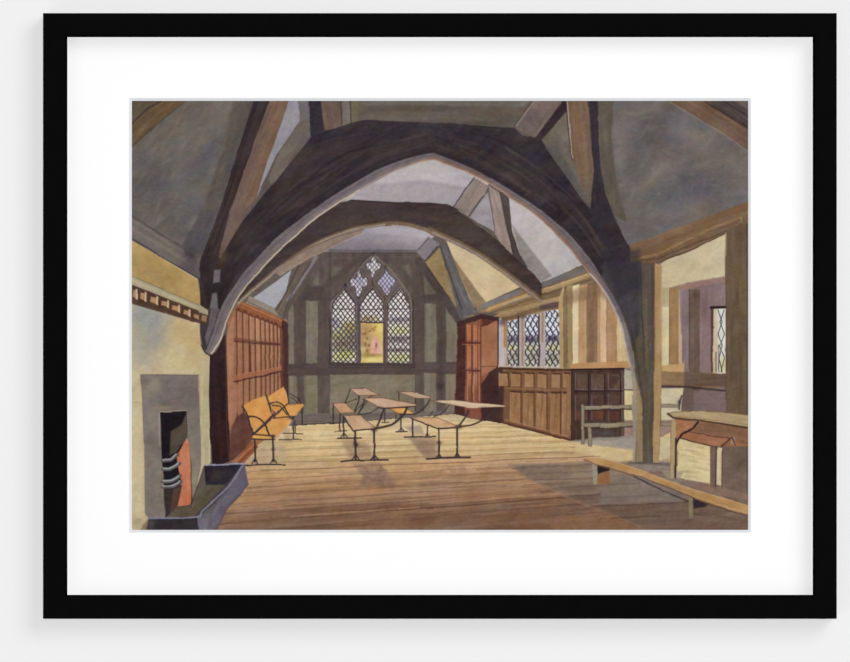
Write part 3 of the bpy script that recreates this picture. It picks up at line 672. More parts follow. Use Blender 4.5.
for (x0, x1, y0, wd, c, a) in [
    (290, 520, 430, .6, (164, 136, 92), .5), (300, 560, 436, .6, (160, 130, 88), .5), (258, 600, 442, .7, (156, 122, 84), .55), (250, 620, 449, .7, (150, 114, 78), .6),
    (250, 640, 456, .8, (146, 110, 76), .6), (255, 610, 462, .8, (128, 90, 64), .6), (262, 600, 469, .9, (118, 80, 62), .7), (240, 520, 477, .9, (128, 86, 62), .6),
    (240, 560, 484, .9, (122, 82, 60), .5), (236, 600, 492, 1.0, (104, 70, 56), .55), (230, 640, 500, 1.0, (110, 76, 60), .5), (225, 700, 509, 1.2, (94, 62, 52), .6),
    (220, 748, 518, 1.2, (84, 56, 48), .6), (215, 748, 527, 1.2, (90, 62, 50), .5), (240, 440, 487, .7, (206, 160, 118), .6), (300, 520, 495, .7, (200, 152, 110), .6),
    (225, 560, 504, .8, (190, 146, 104), .55), (290, 420, 516, .9, (186, 146, 112), .6), (430, 590, 513, .8, (190, 146, 104), .6), (330, 560, 459.5, .8, (224, 200, 154), .7),
    (300, 580, 446, .9, (222, 200, 150), .6), (420, 600, 452, 1.0, (226, 204, 158), .6), (430, 600, 480, .8, (196, 150, 110), .6), (440, 600, 472, .8, (206, 164, 118), .6)]:
    floorline(x0, x1, y0, wd, c, a)
for b_ in [(300, 511, 34, 2.6, (104, 74, 60), .7), (370, 507, 34, 2.8, (112, 76, 62), .7), (270, 520, 30, 4, (112, 80, 60), .6), (250, 495, 22, 5, (178, 136, 96), .5), (470, 495, 40, 5, (168, 122, 86), .5),
           (360, 490, 30, 4, (176, 124, 86), .5), (420, 520, 60, 6, (126, 88, 66), .5), (500, 522, 60, 6, (120, 84, 64), .5), (272, 480, 20, 3, (186, 146, 102), .5), (385, 515, 30, 3, (122, 90, 70), .5), (480, 448, 60, 6, (212, 182, 134), .4)]:
    blob(*b_[:5], a=b_[5], ang=-3)
for _ in range(230):
    y0 = rng.uniform(426, 530); x0 = rng.uniform(225, 640); L_ = rng.uniform(12, 70); t = (y0 - 426) / 104
    dark = rng.rand() < .55; base = np.array([np.interp(y0, ys_, cs_[:, k]) for k in range(3)])
    c_ = base * (.80 if dark else 1.10) + np.array((rng.uniform(-4, 8), 0, rng.uniform(-8, 6)))
    floorline(x0, x0 + L_, y0, rng.uniform(.5, 1.6) * (.7 + .6 * t), tuple(c_), rng.uniform(.25, .6))
new_ = CV[w_].copy(); CV[:] = before_; CV[w_] = CV[w_] * (1 - m_[..., None]) + new_ * m_[..., None]
# shade across the right of the floor
shade = px(508, 464.5, 560, 463, 600, 460, 640, 462, 700, 476, 726, 500, 752, 515, 752, 534, 655, 534, 604, 511, 562, 495, 528, 479)
poly(shade, (126, 108, 94), soft=2, a=.85, n=15, s=(40, 3), ang=-4, hue=5, g=(600, 462, 600, 530, (112, 90, 76)))
poly(px(600, 475, 700, 478, 684, 502, 600, 505), (128, 118, 110), soft=4, a=.6, n=7, s=(20, 5), mark=False)
poly(px(600, 506, 690, 502, 748, 518, 748, 530, 650, 530, 600, 512), (108, 84, 72), soft=2, a=.7, n=8, s=(30, 3), mark=False)
for q, c, a in [((512, 469, 600, 464), (88, 72, 66), .5), ((520, 474.5, 600, 471), (92, 76, 70), .5), ((534, 480, 600, 478), (84, 66, 60), .6), ((560, 488, 640, 483), (92, 76, 74), .6),
             ((570, 496, 600, 495), (74, 58, 56), .6), ((590, 507, 690, 502), (78, 62, 58), .7), ((600, 519, 660, 516), (74, 56, 50), .7), ((620, 478, 668, 486), (90, 80, 78), .4),
             ((600, 498, 660, 495), (96, 80, 72), .5), ((700, 512, 748, 522), (80, 62, 56), .4)]:
    stroke(px(*q), 1.1, c, a=a, soft=.7, mark=False)
stroke(px(510, 465, 530, 479, 562, 495, 604, 512, 640, 526), 1.6, (160, 124, 94), a=.4, soft=1.6, mark=False)
poly(px(600, 512, 655, 534, 560, 534, 540, 520), (146, 106, 78), soft=3, a=.5, mark=False)
# lit patches near the pillar
poly(px(575, 441, 606, 446, 632, 449, 633, 459, 620, 462, 600, 457, 575, 452), (204, 178, 132), soft=2, a=.85, n=7, mark=False)
poly(px(570, 441, 600, 437, 634, 436, 634, 450, 600, 446), (150, 142, 136), soft=1.2, a=.85, n=7, s=(14, 3), mark=False)
poly(px(659, 437, 676, 437, 672, 456, 659, 462), (188, 176, 138), soft=1, a=.9, n=6, mark=False)
poly(px(680, 432, 712, 444, 712, 484, 677, 478), (206, 188, 138), soft=1, a=.95, n=8, s=(16, 3), ang=12, mark=False)
poly(px(716, 446, 721, 446, 721, 486, 716, 484), (200, 186, 150), soft=.8, a=.9, mark=False)
for k_ in range(34):
    y0_ = rng.uniform(440, 480); xa_ = rng.uniform(679, 702); xb_ = min(711, xa_ + rng.uniform(5, 20))
    stroke(px(xa_, y0_, xb_, y0_ + (xb_ - xa_) * .2), rng.uniform(.6, 1.5), [(164, 146, 104), (222, 206, 160), (150, 132, 100), (190, 168, 118)][k_ % 4], a=.36, mark=False)
poly(px(683, 481, 712, 485, 748, 494, 748, 500, 700, 492), (132, 104, 90), soft=1.2, a=.8, n=6, mark=False)
poly(px(633, 461, 668, 461, 674, 472, 650, 470, 632, 466), (128, 118, 110), soft=1.5, a=.8, n=6, mark=False)
poly(px(628, 461, 672, 463, 672, 466, 628, 464), (92, 82, 80), soft=1, a=.6, mark=False)
poly(px(660, 470, 684, 472, 680, 480, 668, 478), (150, 138, 120), soft=1, a=.7, mark=False)
# desk shadows
SH = (120, 92, 82)
for p_, a in [(D2(390, 235, 530, 225, 620, 345, 600, 358, 420, 355, 440, 300), .62), (D2(330, 110, 400, 100, 470, 130, 490, 200, 370, 200), .5), (D2(680, 95, 830, 100, 830, 200, 760, 190), .5),
              (K2(90, 450, 260, 450, 280, 560, 210, 600, 130, 540), .4), (px(282, 424, 290, 430, 292, 442, 284, 440), .3), (px(445, 466, 462, 464, 470, 474, 452, 476), .3)]:
    poly(p_, SH, soft=2.6, a=a * .9, n=20, s=(5, 3), ang=30, mark=False)
poly(px(404, 427, 420, 425, 424, 434, 410, 433), (150, 130, 118), soft=1.4, a=.7, mark=False)
poly(px(248, 446, 262, 438, 286, 446, 284, 464, 246, 466), (176, 154, 120), soft=2, a=.6, n=12, s=(6, 4), mark=False)

# ---------------------------------------------------------------- left panelling
PAN = item('painted_left_panelling', 'red brown board panelling on the left wall')
poly(px(240, 300.5, 264, 310, 288.5, 322, 288.5, 424, 256, 446, 234, 464, 229, 460, 226.5, 345, 227.5, 322, 232, 312), (150, 102, 74), n=7, s=(30, 4), ang=90, hue=5)
xs_ = [236.5, 242.6, 248.8, 255, 260.5, 265, 269.5, 273.5, 277.3, 280.6]
for i, x_ in enumerate(xs_):
    yt = 309 + (x_ - 238) * .40
    r_ = rng.rand()
    if i + 1 < len(xs_):
        poly(px(x_ + .8, yt, xs_[i + 1] - 1, yt + 2, xs_[i + 1] - 1, 420, x_ + 1.5, 440), (156 + 22 * r_, 106 + 18 * r_, 78 + 14 * r_), a=.8, n=7, s=(24, 2), ang=90)
        stroke(px(x_ + 1.4, yt + 1, x_ + 1.4, 338), .8, (196, 150, 122), a=.5 + .3 * r_, mark=False)
    stroke(px(x_, yt, x_ + .4, 345, x_ + .8, 380, x_ + .8, 432 - i * 1.5), 1.3, (92, 52, 40), a=.85, soft=.5, mark=False)
stroke(px(250, 345, 250.6, 372), 1.6, (64, 34, 30), a=.7, mark=False)
poly(px(240, 300.5, 288.5, 322, 288.5, 330, 236, 309), (146, 84, 54), soft=.5, n=7, s=(20, 2), ang=24)
stroke(px(239, 302, 288, 323.5), .9, (196, 128, 86), a=.7); stroke(px(236, 309.5, 286, 329), 1.2, (84, 46, 38), a=.8)
for x_ in xs_[:8]: blob(x_ + 2.5, 309.5 + (x_ - 238) * .40, 1.8, 1.0, (70, 38, 36), a=.8, ang=25)
poly(px(232, 337, 262, 341, 283, 343, 283, 346, 262, 345, 232, 341.5), (116, 68, 52), soft=.6, a=.85)
for x_ in xs_[:9]: blob(x_ + .5, 341.5 + (x_ - 236) * .07, 2.0, .9, (62, 36, 36), a=.8)
poly(px(232, 376, 262, 371, 284, 366, 284, 370, 262, 375, 232, 381), (160, 100, 68), soft=.6, a=.9)
stroke(px(232, 381.5, 262, 376, 283, 371), 1.3, (80, 46, 42), a=.85); stroke(px(232, 375.4, 262, 370.6, 284, 366), .7, (190, 130, 92), a=.6)
for x_ in xs_[:9]: blob(x_ + 1, 381 - (x_ - 236) * .22, 1.8, .9, (60, 34, 34), a=.7)
poly(px(226.8, 335, 231.5, 318, 234, 316, 233.5, 400, 231, 440, 229, 458), (172, 122, 92), soft=.7, a=.85, n=8, s=(24, 2), ang=90)
poly(px(282, 320, 288.6, 323, 288.6, 424, 282, 424), (66, 44, 44), soft=.7, a=.95, n=6, s=(20, 2), ang=90)
stroke(px(283, 330, 283, 400), 1, (116, 56, 44), a=.7)
# shadow on the panelling behind the bench and the skirting
poly(N1(0, 430, 40, 280, 100, 235, 130, 270, 170, 420, 150, 470, 60, 560, 0, 600), (88, 52, 48), soft=1.2, a=.85, n=9, s=(8, 5), ang=-50)
poly(D1(585, 30, 640, 0, 680, 0, 700, 60, 640, 160, 600, 215, 580, 215), (98, 60, 54), soft=1.2, a=.8, n=8)
poly(px(228.5, 386, 241, 383, 240, 405, 234, 420, 229, 440), (164, 108, 80), soft=1.5, a=.8, n=7)
poly(D1(605, 225, 700, 115, 720, 120, 735, 145, 660, 232), (148, 84, 54), soft=.6, n=8, s=(16, 2), ang=-45)
stroke(D1(615, 222, 715, 128), .8, (206, 142, 100), a=.7, mark=False); stroke(D1(635, 228, 725, 140), .8, (84, 44, 36), a=.8, mark=False)

# dark upright left of the panelling
DARKP = item('painted_dark_upright', 'near black post below the arch foot on the left')
poly(C1(478, 150, 560, 75, 565, 200, 572, 400, 580, 659, 480, 659, 472, 400), (46, 32, 36), n=6, s=(30, 3), ang=90)
poly(D1(480, 0, 575, 0, 585, 60, 582, 215, 540, 235, 490, 235), (46, 30, 32), n=6, s=(20, 3), ang=90)
stroke(px(225.5, 336, 226.6, 420, 229, 458), 1.2, (88, 52, 44), a=.7, soft=.8, mark=False)
stroke(px(218, 390, 221, 455), 3, (70, 36, 32), a=.5, soft=1.8, mark=False)

# ---------------------------------------------------------------- second arch
ARCH2 = item('painted_far_arch', 'farther curved timber arch of the painted roof')
inner2 = smooth(px(238, 305, 250, 294, 276, 273, 312, 247.5, 349, 232, 376, 227, 398, 225, 418, 229, 440, 237.5, 478, 256.5, 519, 286, 541, 303))
outer2 = px(541.6, 300, 542, 285, 534, 274, 521, 263, 508, 250, 496, 239, 477.6, 225, 457, 210, 447, 204.6, 430, 202.6, 395, 202, 351, 199.5, 300, 215, 250, 270, 225, 300)
poly(inner2 + outer2, (66, 54, 54), n=10, s=(24, 5), ang=-8, hue=3)
for b_ in [(400, 212, 60, 6, (60, 50, 56), .6, 0), (430, 218, 40, 3, (84, 66, 58), .6, 10), (360, 220, 30, 4, (80, 66, 58), .5, -10), (470, 235, 24, 8, (78, 66, 62), .5, 36), (500, 258, 20, 6, (84, 72, 64), .5, 40),
           (300, 240, 30, 6, (58, 48, 50), .6, -35), (330, 225, 24, 5, (66, 54, 58), .5, -30)]: blob(*b_[:5], a=b_[5], ang=b_[6])
e = inner2
stroke([(p[0], p[1] - 1.9) for p in e], 3.6, (118, 100, 84), soft=.8, n=9, s=(16, 3), ang=-20)
stroke([(p[0], p[1] - 3.9) for p in e], 1.0, (92, 70, 52), soft=.7, a=.7)
stroke([(p[0] - .2, p[1] - 1.0) for p in e[:44]], 1.5, (162, 146, 130), soft=.7, a=.75)
stroke([(p[0], p[1] - .2) for p in e[44:]], 1.1, (148, 112, 82), soft=.6, a=.7)
stroke([(p[0], p[1] - 1.8) for p in e[62:]], 2.6, (146, 132, 124), soft=.8, a=.75)
stroke([(p[0] + .5, p[1] - 4.6) for p in e[60:]], 1.6, (134, 104, 66), soft=.8, a=.7)
stroke(px(351, 200.6, 395, 203, 447, 204.6, 458, 210), 1.0, (46, 38, 42), soft=.6, a=.8, mark=False)

poly(B2(0, 348, -40, 330, 0, 296, 150, 205, 300, 140, 430, 106, 440, 122, 300, 180, 230, 222, 150, 262, 60, 318), (136, 118, 104), n=8, s=(20, 3), ang=-30, soft=.7)
stroke(B2(0, 350, 150, 256, 250, 212, 340, 168, 450, 118), 1.0, (170, 150, 132), soft=.7, a=.6)
stroke(B2(0, 296, 150, 205, 300, 140, 440, 104), 1.0, (96, 76, 60), soft=.8, a=.7)
# ---------------------------------------------------------------- first arch and its timbers
item('painted_tie_beam', 'olive brown timbers running along the top edge above the near arch')
# top strip above the arch
poly(px(318, 97, 570, 97, 545, 140, 515, 130, 320, 132), (96, 87, 78), n=8, s=(40, 5), ang=0, hue=4)
poly(px(372, 101, 530, 101, 524, 107, 372, 104), (112, 108, 102), a=.6, soft=1.5)
poly(A2(215, 55, 322, 55, 335, 200, 235, 220), (106, 86, 76), n=8, s=(16, 3), ang=80)
poly(A2(330, 55, 368, 55, 378, 190, 335, 190), (112, 100, 96), n=8, s=(16, 3), ang=80)
for x_ in (322, 372): stroke(A2(x_, 60, x_ + 6, 180), 1.1, (62, 50, 52), a=.8)
poly(A2(380, 55, 420, 55, 410, 165, 380, 180), (108, 98, 78), a=.7, soft=1, n=6)
# right: brace, posts, dark bands
poly(A3(490, 55, 665, 55, 520, 250, 400, 200), (116, 100, 94), n=9, s=(14, 3), ang=-55)
poly(A3(405, 195, 480, 95, 555, 150, 500, 245), (102, 88, 86), a=.7, soft=1, n=9, s=(5, 6))
stroke(A3(498, 62, 405, 190), .9, (160, 142, 128), a=.7); stroke(A3(490, 60, 398, 188), 1.0, (66, 56, 54), a=.6)
item('painted_ceiling', 'small olive grey plaster triangle beside the brown post at top right')
poly(A3(545, 265, 670, 100, 705, 370, 760, 540, 830, 659, 800, 659, 650, 430), (102, 95, 84), n=7, s=(14, 5), ang=60, hue=3)
poly(A3(590, 200, 670, 110, 690, 300), (116, 106, 94), a=.8, soft=1.4, n=6)
poly(A3(560, 300, 620, 290, 740, 500, 830, 640, 800, 659, 660, 440), (90, 86, 84), a=.8, soft=1.6, n=7)
blob(*A3(715, 480)[0], 5, 9, (84, 88, 94), a=.6, ang=-30)
item('painted_strut', 'upright brown post with dark slanting brace at top right')
poly(A3(655, 55, 672, 55, 672, 115, 540, 262, 505, 252), (56, 44, 50), n=5, soft=.7)
poly(A3(678, 55, 788, 55, 800, 250, 822, 450, 828, 659, 800, 620, 745, 500, 700, 330), (114, 92, 76), n=9, s=(30, 3), ang=84, hue=6)
blob(*A3(735, 200)[0], 5, 22, (130, 98, 72), a=.5, ang=-4); blob(*A3(750, 400)[0], 4, 18, (124, 94, 70), a=.4, ang=-10); blob(*A3(785, 580)[0], 5, 14, (104, 94, 90), a=.6, ang=-10)
stroke(A3(676, 60, 690, 230, 706, 360), 1.0, (184, 164, 148), a=.8); stroke(A3(668, 60, 680, 200, 700, 370), .8, (52, 42, 46), a=.7)
# right hand plaster
RP = item('painted_ceiling', 'large cool grey plaster slope at the upper right')
poly(px(604, 97, 752, 97, 752, 200, 628, 246, 614, 214, 603, 160), (104, 98, 97), n=8, s=(24, 14), ang=-40, hue=7)
for b_ in [(622, 125, 9, 24, (118, 108, 106), .7, 0), (619, 150, 5, 26, (124, 116, 108), .6, -6), (640, 115, 14, 10, (108, 98, 96), .5, 20), (668, 155, 8, 8, (98, 78, 76), .5, 0), (656, 148, 7, 14, (98, 84, 80), .5, 10),
           (660, 128, 8, 16, (88, 86, 84), .5, -10), (690, 135, 20, 10, (118, 113, 110), .5, 40), (655, 178, 8, 5, (122, 118, 96), .6, -50), (700, 190, 16, 12, (84, 82, 100), .7, 20), (675, 195, 16, 12, (84, 84, 92), .6, 0),
           (636, 205, 12, 18, (96, 94, 92), .6, 20), (720, 160, 18, 16, (108, 104, 100), .6, 0), (735, 185, 12, 8, (104, 92, 82), .5, -20), (706, 128, 8, 4, (84, 98, 116), .6, 30), (676, 108, 10, 5, (88, 86, 84), .5, 30),
           (640, 232, 14, 8, (96, 92, 88), .5, -20), (700, 215, 18, 6, (100, 90, 78), .5, -20), (642, 168, 12, 8, (104, 100, 94), .5, -30), (687, 175, 20, 7, (90, 88, 92), .5, 0)]:
    blob(*b_[:5], a=b_[5], ang=b_[6])
for _ in range(120):
    x_, y_ = rng.uniform(614, 744), rng.uniform(104, 232)
    if ID[int((y_ - GY0) * SS), int((x_ - GX0) * SS)] == RP:
        blob(x_, y_, rng.uniform(3, 9), rng.uniform(.8, 2.4), [(122, 114, 110), (86, 84, 86), (112, 98, 92), (88, 90, 98), (126, 120, 112)][rng.randint(5)], a=rng.uniform(.15, .4), ang=rng.uniform(-75, 30))
item('painted_rafter', 'olive and blue black rafter edging the right plaster slope')
poly(A4(-20, 55, 75, 55, 60, 250, 85, 450, 120, 600, 140, 700, 60, 659, 25, 520, 0, 400, -15, 200), (92, 84, 74), n=7, s=(26, 4), ang=86, soft=1.2)
poly(px(587.5, 97, 597.5, 97, 598, 130, 600.5, 168, 606, 195, 616, 222, 630, 248, 630, 265, 600, 260, 590, 215, 594, 170), (52, 46, 54), n=6, s=(26, 3), ang=84, soft=.8)
stroke(A3(790, 60, 800, 250), 1.2, (84, 62, 54), a=.5, soft=.8)
# top right beams
item('painted_rafter', 'brown rafter crossing the top right corner')
poly(px(660, 97, 752, 97, 752, 152, 720, 132, 692, 114, 668, 102), (110, 86, 70), n=9, s=(30, 3), ang=32, hue=4)
poly(px(704, 97, 752, 97, 752, 132, 722, 113), (78, 66, 64), n=9, s=(24, 3), ang=32, soft=.8)
stroke(px(703, 100, 748, 128), 1.6, (56, 44, 46), soft=.9, a=.8); stroke(px(722, 100, 748, 116), 2.0, (50, 40, 44), soft=1, a=.7)
poly(px(727, 97, 752, 97, 752, 112), (98, 88, 78), soft=1, a=.8)
stroke(px(716, 112, 746, 131), 1.6, (128, 94, 74), soft=1, a=.6); stroke(px(670, 102, 692, 115, 724, 134, 748, 152), 1.0, (140, 128, 120), soft=.8, a=.6)

# left: dark rafter, orange beam, slivers
item('painted_rafter', 'tall near black and orange brown rafters leaning on the left arch foot')
poly(px(254.6, 97, 271, 97, 268, 106, 246, 165, 229, 214, 220, 250, 214, 275, 222, 300, 214, 330, 201, 330, 199.5, 262, 208, 240, 222, 202), (58, 48, 50), n=8, s=(30, 3), ang=-70, hue=3)
stroke(px(250, 130, 232, 190, 212, 245), 2.4, (74, 60, 54), soft=1.5, a=.6, mark=False); stroke(px(257, 103, 240, 160, 222, 214), 1.2, (46, 40, 50), soft=.9, a=.8, mark=False)
poly(E1(385, 0, 440, 0, 400, 110, 345, 270, 300, 350, 245, 440, 250, 400, 262, 360, 300, 240, 338, 130), (112, 90, 80), n=8, s=(34, 2.5), ang=-68)
poly(E1(395, 0, 440, 0, 400, 110, 350, 250, 330, 290, 315, 300, 340, 210, 370, 110), (124, 96, 78), a=.8, soft=1.4, n=9, s=(26, 2), ang=-70)
stroke(E1(300, 260, 275, 340, 256, 400), 1.6, (112, 100, 106), soft=1, a=.7, mark=False)
item('painted_ceiling', 'narrow white sliver of plaster between brown rafters at top left')
poly(E1(437, 0, 461, 0, 466, 62, 400, 158, 345, 275, 378, 170, 402, 110), (146, 142, 152), n=6, s=(20, 3), ang=-65)
item('painted_strut', 'grey olive strut and dark post at the top left of the near arch')
poly(A2(96, 55, 150, 55, 168, 245, 60, 380, -20, 480, -50, 500, -60, 470, 0, 325, 108, 165), (110, 101, 93), n=7, s=(22, 3), ang=-58)
poly(A2(96, 55, 150, 55, 160, 150, 110, 165), (112, 106, 112), a=.7, soft=1.2)
poly(A2(150, 55, 216, 55, 224, 120, 236, 215, 165, 250), (50, 46, 56), n=5, soft=.8)
# big arch body
ARCH1 = item('painted_near_arch', 'great dark curved timber arch spanning the painted room')
soff = smooth(px(205, 352, 212, 333, 218, 315, 225.4, 298.5, 240.5, 276, 259, 255, 280, 234.5, 307.3, 213.3, 336.5, 193.5, 374, 171, 402.4, 159.6, 428.7, 153.2, 440, 155, 474, 169, 502, 184, 522.8, 197.3, 545.4, 213.5, 571.8, 236.4, 590.6, 259, 600, 274, 611, 291, 622.6, 311.6, 629, 332, 633, 350))
inn = smooth(px(212, 353.5, 221, 340, 225, 326, 231.5, 311, 240.5, 294.7, 259.3, 272, 280, 250.5, 304.5, 229, 324, 213, 351.5, 195.4, 385, 175.6, 411.8, 165, 430.6, 160, 440, 162, 474, 175.6, 496.5, 188, 515.3, 201, 534, 214, 545.4, 224, 564, 242, 583, 266, 600, 286, 611, 304, 620.7, 325, 626.4, 348, 631, 365, 634, 391.5))
top1 = px(640, 330, 641, 262, 628, 262, 628, 246, 615, 224, 600, 208, 594, 212) + A3(820, 655, 760, 590, 650, 430, 560, 305, 535, 262, 500, 250, 440, 240, 400, 202, 200, 190, 0, 175) + A2(850, 176, 600, 166, 440, 160, 390, 172, 330, 195, 235, 218, 170, 245, 60, 380, -20, 482) + \
       E1(345, 290, 300, 350, 250, 436, 232, 480, 222, 520, 210, 600, 195, 640)
poly(soff + top1, (54, 47, 51), n=9, s=(26, 6), ang=-25, hue=5)
for b_ in [(300, 160, 18, 10, (66, 56, 54), .6, -40), (390, 147, 26, 8, (68, 58, 54), .6, -15), (330, 150, 26, 10, (64, 54, 60), .5, -20), (430, 127, 50, 4, (46, 46, 60), .7, 2), (350, 135, 40, 5, (46, 44, 56), .6, -5),
           (316, 172, 18, 5, (72, 62, 54), .5, -35), (530, 160, 14, 14, (44, 46, 58), .7, 40), (560, 190, 16, 10, (48, 46, 58), .6, 50), (500, 150, 30, 8, (58, 48, 54), .6, 25), (590, 225, 14, 18, (44, 44, 54), .7, 50),
           (612, 262, 10, 24, (50, 50, 60), .6, -20), (270, 215, 22, 8, (50, 44, 48), .6, -50), (250, 240, 16, 8, (56, 50, 48), .5, -55), (340, 185, 30, 4, (42, 38, 46), .7, -32), (450, 150, 24, 4, (62, 54, 60), .5, 15),
           (285, 190, 14, 10, (72, 64, 56), .45, -45), (475, 140, 30, 6, (60, 54, 66), .5, 8)]:
    blob(*b_[:5], a=b_[5], ang=b_[6])
for q in [(300, 152, 330, 140, 372, 132), (318, 172, 350, 155, 390, 143), (450, 138, 490, 148, 520, 166), (500, 155, 540, 180, 566, 210), (420, 124, 460, 126, 500, 130), (560, 195, 585, 222, 604, 250)]:
    stroke(px(*q), 1.4, (80, 68, 64), sm=True, soft=1.4, a=.4, mark=False)
for q in [(310, 175, 350, 152, 400, 142), (280, 205, 310, 180, 345, 164), (470, 132, 510, 146, 545, 176), (540, 170, 570, 205, 596, 240)]:
    stroke(px(*q), 1.8, (36, 32, 42), sm=True, soft=1.4, a=.5, mark=False)
stroke([lerp(p, (p[0] + 1, p[1] - 2), 1) for p in soff[40:]], 2.2, (44, 38, 46), soft=1.4, a=.6, mark=False)
for _ in range(170):
    t_ = rng.rand(); k_ = int(t_ * (len(soff) - 4)); f_ = rng.uniform(2, 42)
    seg_ = [(soff[j_][0], soff[j_][1] - f_) for j_ in range(k_, min(k_ + rng.randint(6, 22), len(soff)))]
    if len(seg_) > 3 and ID[int(np.clip((seg_[0][1] - GY0) * SS, 0, NH - 1)), int(np.clip((seg_[0][0] - GX0) * SS, 0, NW - 1))] == ARCH1 and \
       ID[int(np.clip((seg_[-1][1] - GY0) * SS, 0, NH - 1)), int(np.clip((seg_[-1][0] - GX0) * SS, 0, NW - 1))] == ARCH1:
        stroke(seg_, rng.uniform(.8, 3), [(78, 66, 62), (38, 34, 44), (70, 60, 66), (46, 46, 60), (84, 70, 58)][rng.randint(5)], soft=1.2, a=rng.uniform(.15, .45), mark=False)
# dark area at the foot on the left
poly(px(201, 258, 214, 254, 226, 262, 240, 262, 225, 298, 216, 318, 207, 333, 201, 333, 200.5, 300), (50, 42, 46), n=6, s=(18, 4), ang=-70)
poly(B1(500, 320, 535, 315, 530, 385, 495, 390), (104, 98, 104), soft=.8); poly(B1(490, 440, 515, 440, 522, 540, 500, 640, 462, 700, 470, 560), (104, 100, 106), soft=.9, n=6)
blob(*B1(545, 250)[0], 5, 9, (84, 68, 48), a=.7, ang=15); blob(*B1(500, 408)[0], 4, 3, (48, 38, 38), a=.8)
poly(B1(415, 365, 440, 380, 470, 545, 425, 600, 425, 659, 460, 659, 430, 480), (58, 46, 46), soft=.8, a=.8)
# foot knob
foot = smooth(C1(432, 0, 425, 60, 432, 130, 452, 172, 478, 184, 500, 176, 520, 150, 545, 90, 560, 40, 575, -40, 520, -60, 470, -60), 5, True)
poly(foot, (96, 91, 96), n=8, s=(10, 4), ang=-60)
poly(C1(428, -40, 482, -60, 470, 20, 452, 90, 468, 165, 440, 150, 426, 60), (60, 50, 54), soft=.9, a=.92)
stroke(C1(490, 40, 470, 130), 2.4, (80, 74, 80), soft=1.4, a=.7, mark=False)
poly(B1(418, 500, 468, 532, 468, 560, 418, 542), (164, 153, 122), soft=.6); poly(B1(418, 545, 466, 562, 458, 608, 418, 596), (84, 60, 48), soft=.6)
poly(B1(436, 556, 462, 564, 458, 596, 432, 586), (150, 116, 82), soft=.6)
# soffit
poly(soff + inn[::-1], (110, 101, 105), n=9, s=(20, 3), ang=-35, hue=4)
M_ = len(inn)
i1, i2 = int(M_ * .36), int(M_ * .42)
stroke([lerp(inn[i], soff[min(i * len(soff) // M_, len(soff) - 1)], .30) for i in range(0, M_, 2)], 1.0, (136, 116, 110), soft=.7, a=.6, mark=False)
stroke([lerp(inn[i], soff[min(i * len(soff) // M_, len(soff) - 1)], .65) for i in range(0, M_, 2)], .8, (84, 74, 82), soft=.7, a=.6, mark=False)
stroke(soff, .9, (40, 34, 42), soft=.7, a=.6, mark=False)
stroke([(p[0] - .4, p[1] - .5) for p in inn[:i1]], 1.6, (204, 184, 156), soft=.6, a=.85)
stroke([(p[0] - .4, p[1] - .5) for p in inn[i1 - 2:i2 + 8]], 1.4, (178, 152, 132), soft=.7, a=.75)
stroke([(p[0], p[1] - .4) for p in inn[i2 + 4: int(M_ * .84)]], 1.3, (180, 140, 110), soft=.6, a=.8)
stroke([(p[0] + .6, p[1] - 2.6) for p in inn[int(M_ * .46): int(M_ * .82)]], 3.2, (128, 98, 84), soft=1, a=.6, n=8)
stroke([(p[0] + .6, p[1]) for p in inn[int(M_ * .78):]], 1.8, (176, 166, 168), soft=.7, a=.8)
stroke(C1(432, 130, 452, 172, 478, 186, 500, 178), 1.2, (40, 32, 36), sm=True, soft=.6, a=.8)

# pillar
PIL = item('painted_pillar', 'grey brown timber pillar carrying the near arch')
poly(px(600, 276, 611, 292, 622, 312, 628, 330, 633.5, 352, 636.5, 390, 637, 425, 634.5, 462.5, 659, 463, 661, 420, 662, 300, 655, 263, 628, 262), (84, 76, 66), n=9, s=(36, 3), ang=88, hue=5)
poly(px(628, 262, 641, 264, 640, 330, 634, 352, 626, 322, 612, 292, 602, 276, 604, 262), (62, 60, 66), a=.85, soft=2, n=6, s=(20, 4), ang=80)
poly(px(634, 340, 646, 330, 652, 380, 650, 463, 643, 463, 640, 380), (92, 80, 66), soft=1.6, a=.8, n=8, s=(34, 2), ang=90)
poly(px(600, 250, 640, 250, 640, 292, 618, 298), (54, 50, 58), soft=4, a=.75, mark=False)
stroke(px(641, 264, 641.6, 300, 644, 360), 1.2, (56, 46, 48), soft=.9, a=.7, mark=False)
poly(px(641, 263, 655, 263, 655, 300, 651, 360, 646, 330), (88, 74, 68), soft=1, a=.8, n=7, s=(30, 2), ang=90)
stroke(px(646.5, 300, 646, 350, 648, 370), 2.6, (102, 98, 62), soft=1.4, a=.55, mark=False)
stroke(px(652.6, 264, 652.4, 360), 1.4, (70, 60, 72), soft=1, a=.6, mark=False)
poly(px(654.6, 263, 662, 266, 662.2, 360, 660.5, 420, 659, 463, 653, 463, 654, 380), (166, 134, 90), soft=.6, n=8, s=(24, 2), ang=90)
stroke(px(661.6, 268, 661.6, 366), .9, (196, 176, 136), a=.6, mark=False); stroke(px(654.6, 264, 654.6, 340, 653.4, 430), .8, (104, 80, 54), a=.7, mark=False)
poly(px(634, 370, 642, 400, 643.4, 462, 636, 462, 637, 420), (150, 128, 92), soft=1, a=.85, n=8, s=(24, 2), ang=90)
stroke(px(626, 350, 631, 368, 634.2, 392, 635, 430, 634, 461), 2.4, (148, 136, 122), sm=True, soft=.8, a=.85)
stroke(px(619, 322, 625, 345, 630, 366), 1.3, (196, 176, 140), sm=True, soft=.7, a=.9)
poly(px(622, 316, 628.5, 332, 634, 358, 636, 384, 631, 366, 625, 340), (124, 116, 112), soft=1, a=.7)
stroke(px(631, 330, 638, 366, 643, 400), 1.6, (58, 50, 50), sm=True, soft=1.2, a=.6, mark=False)
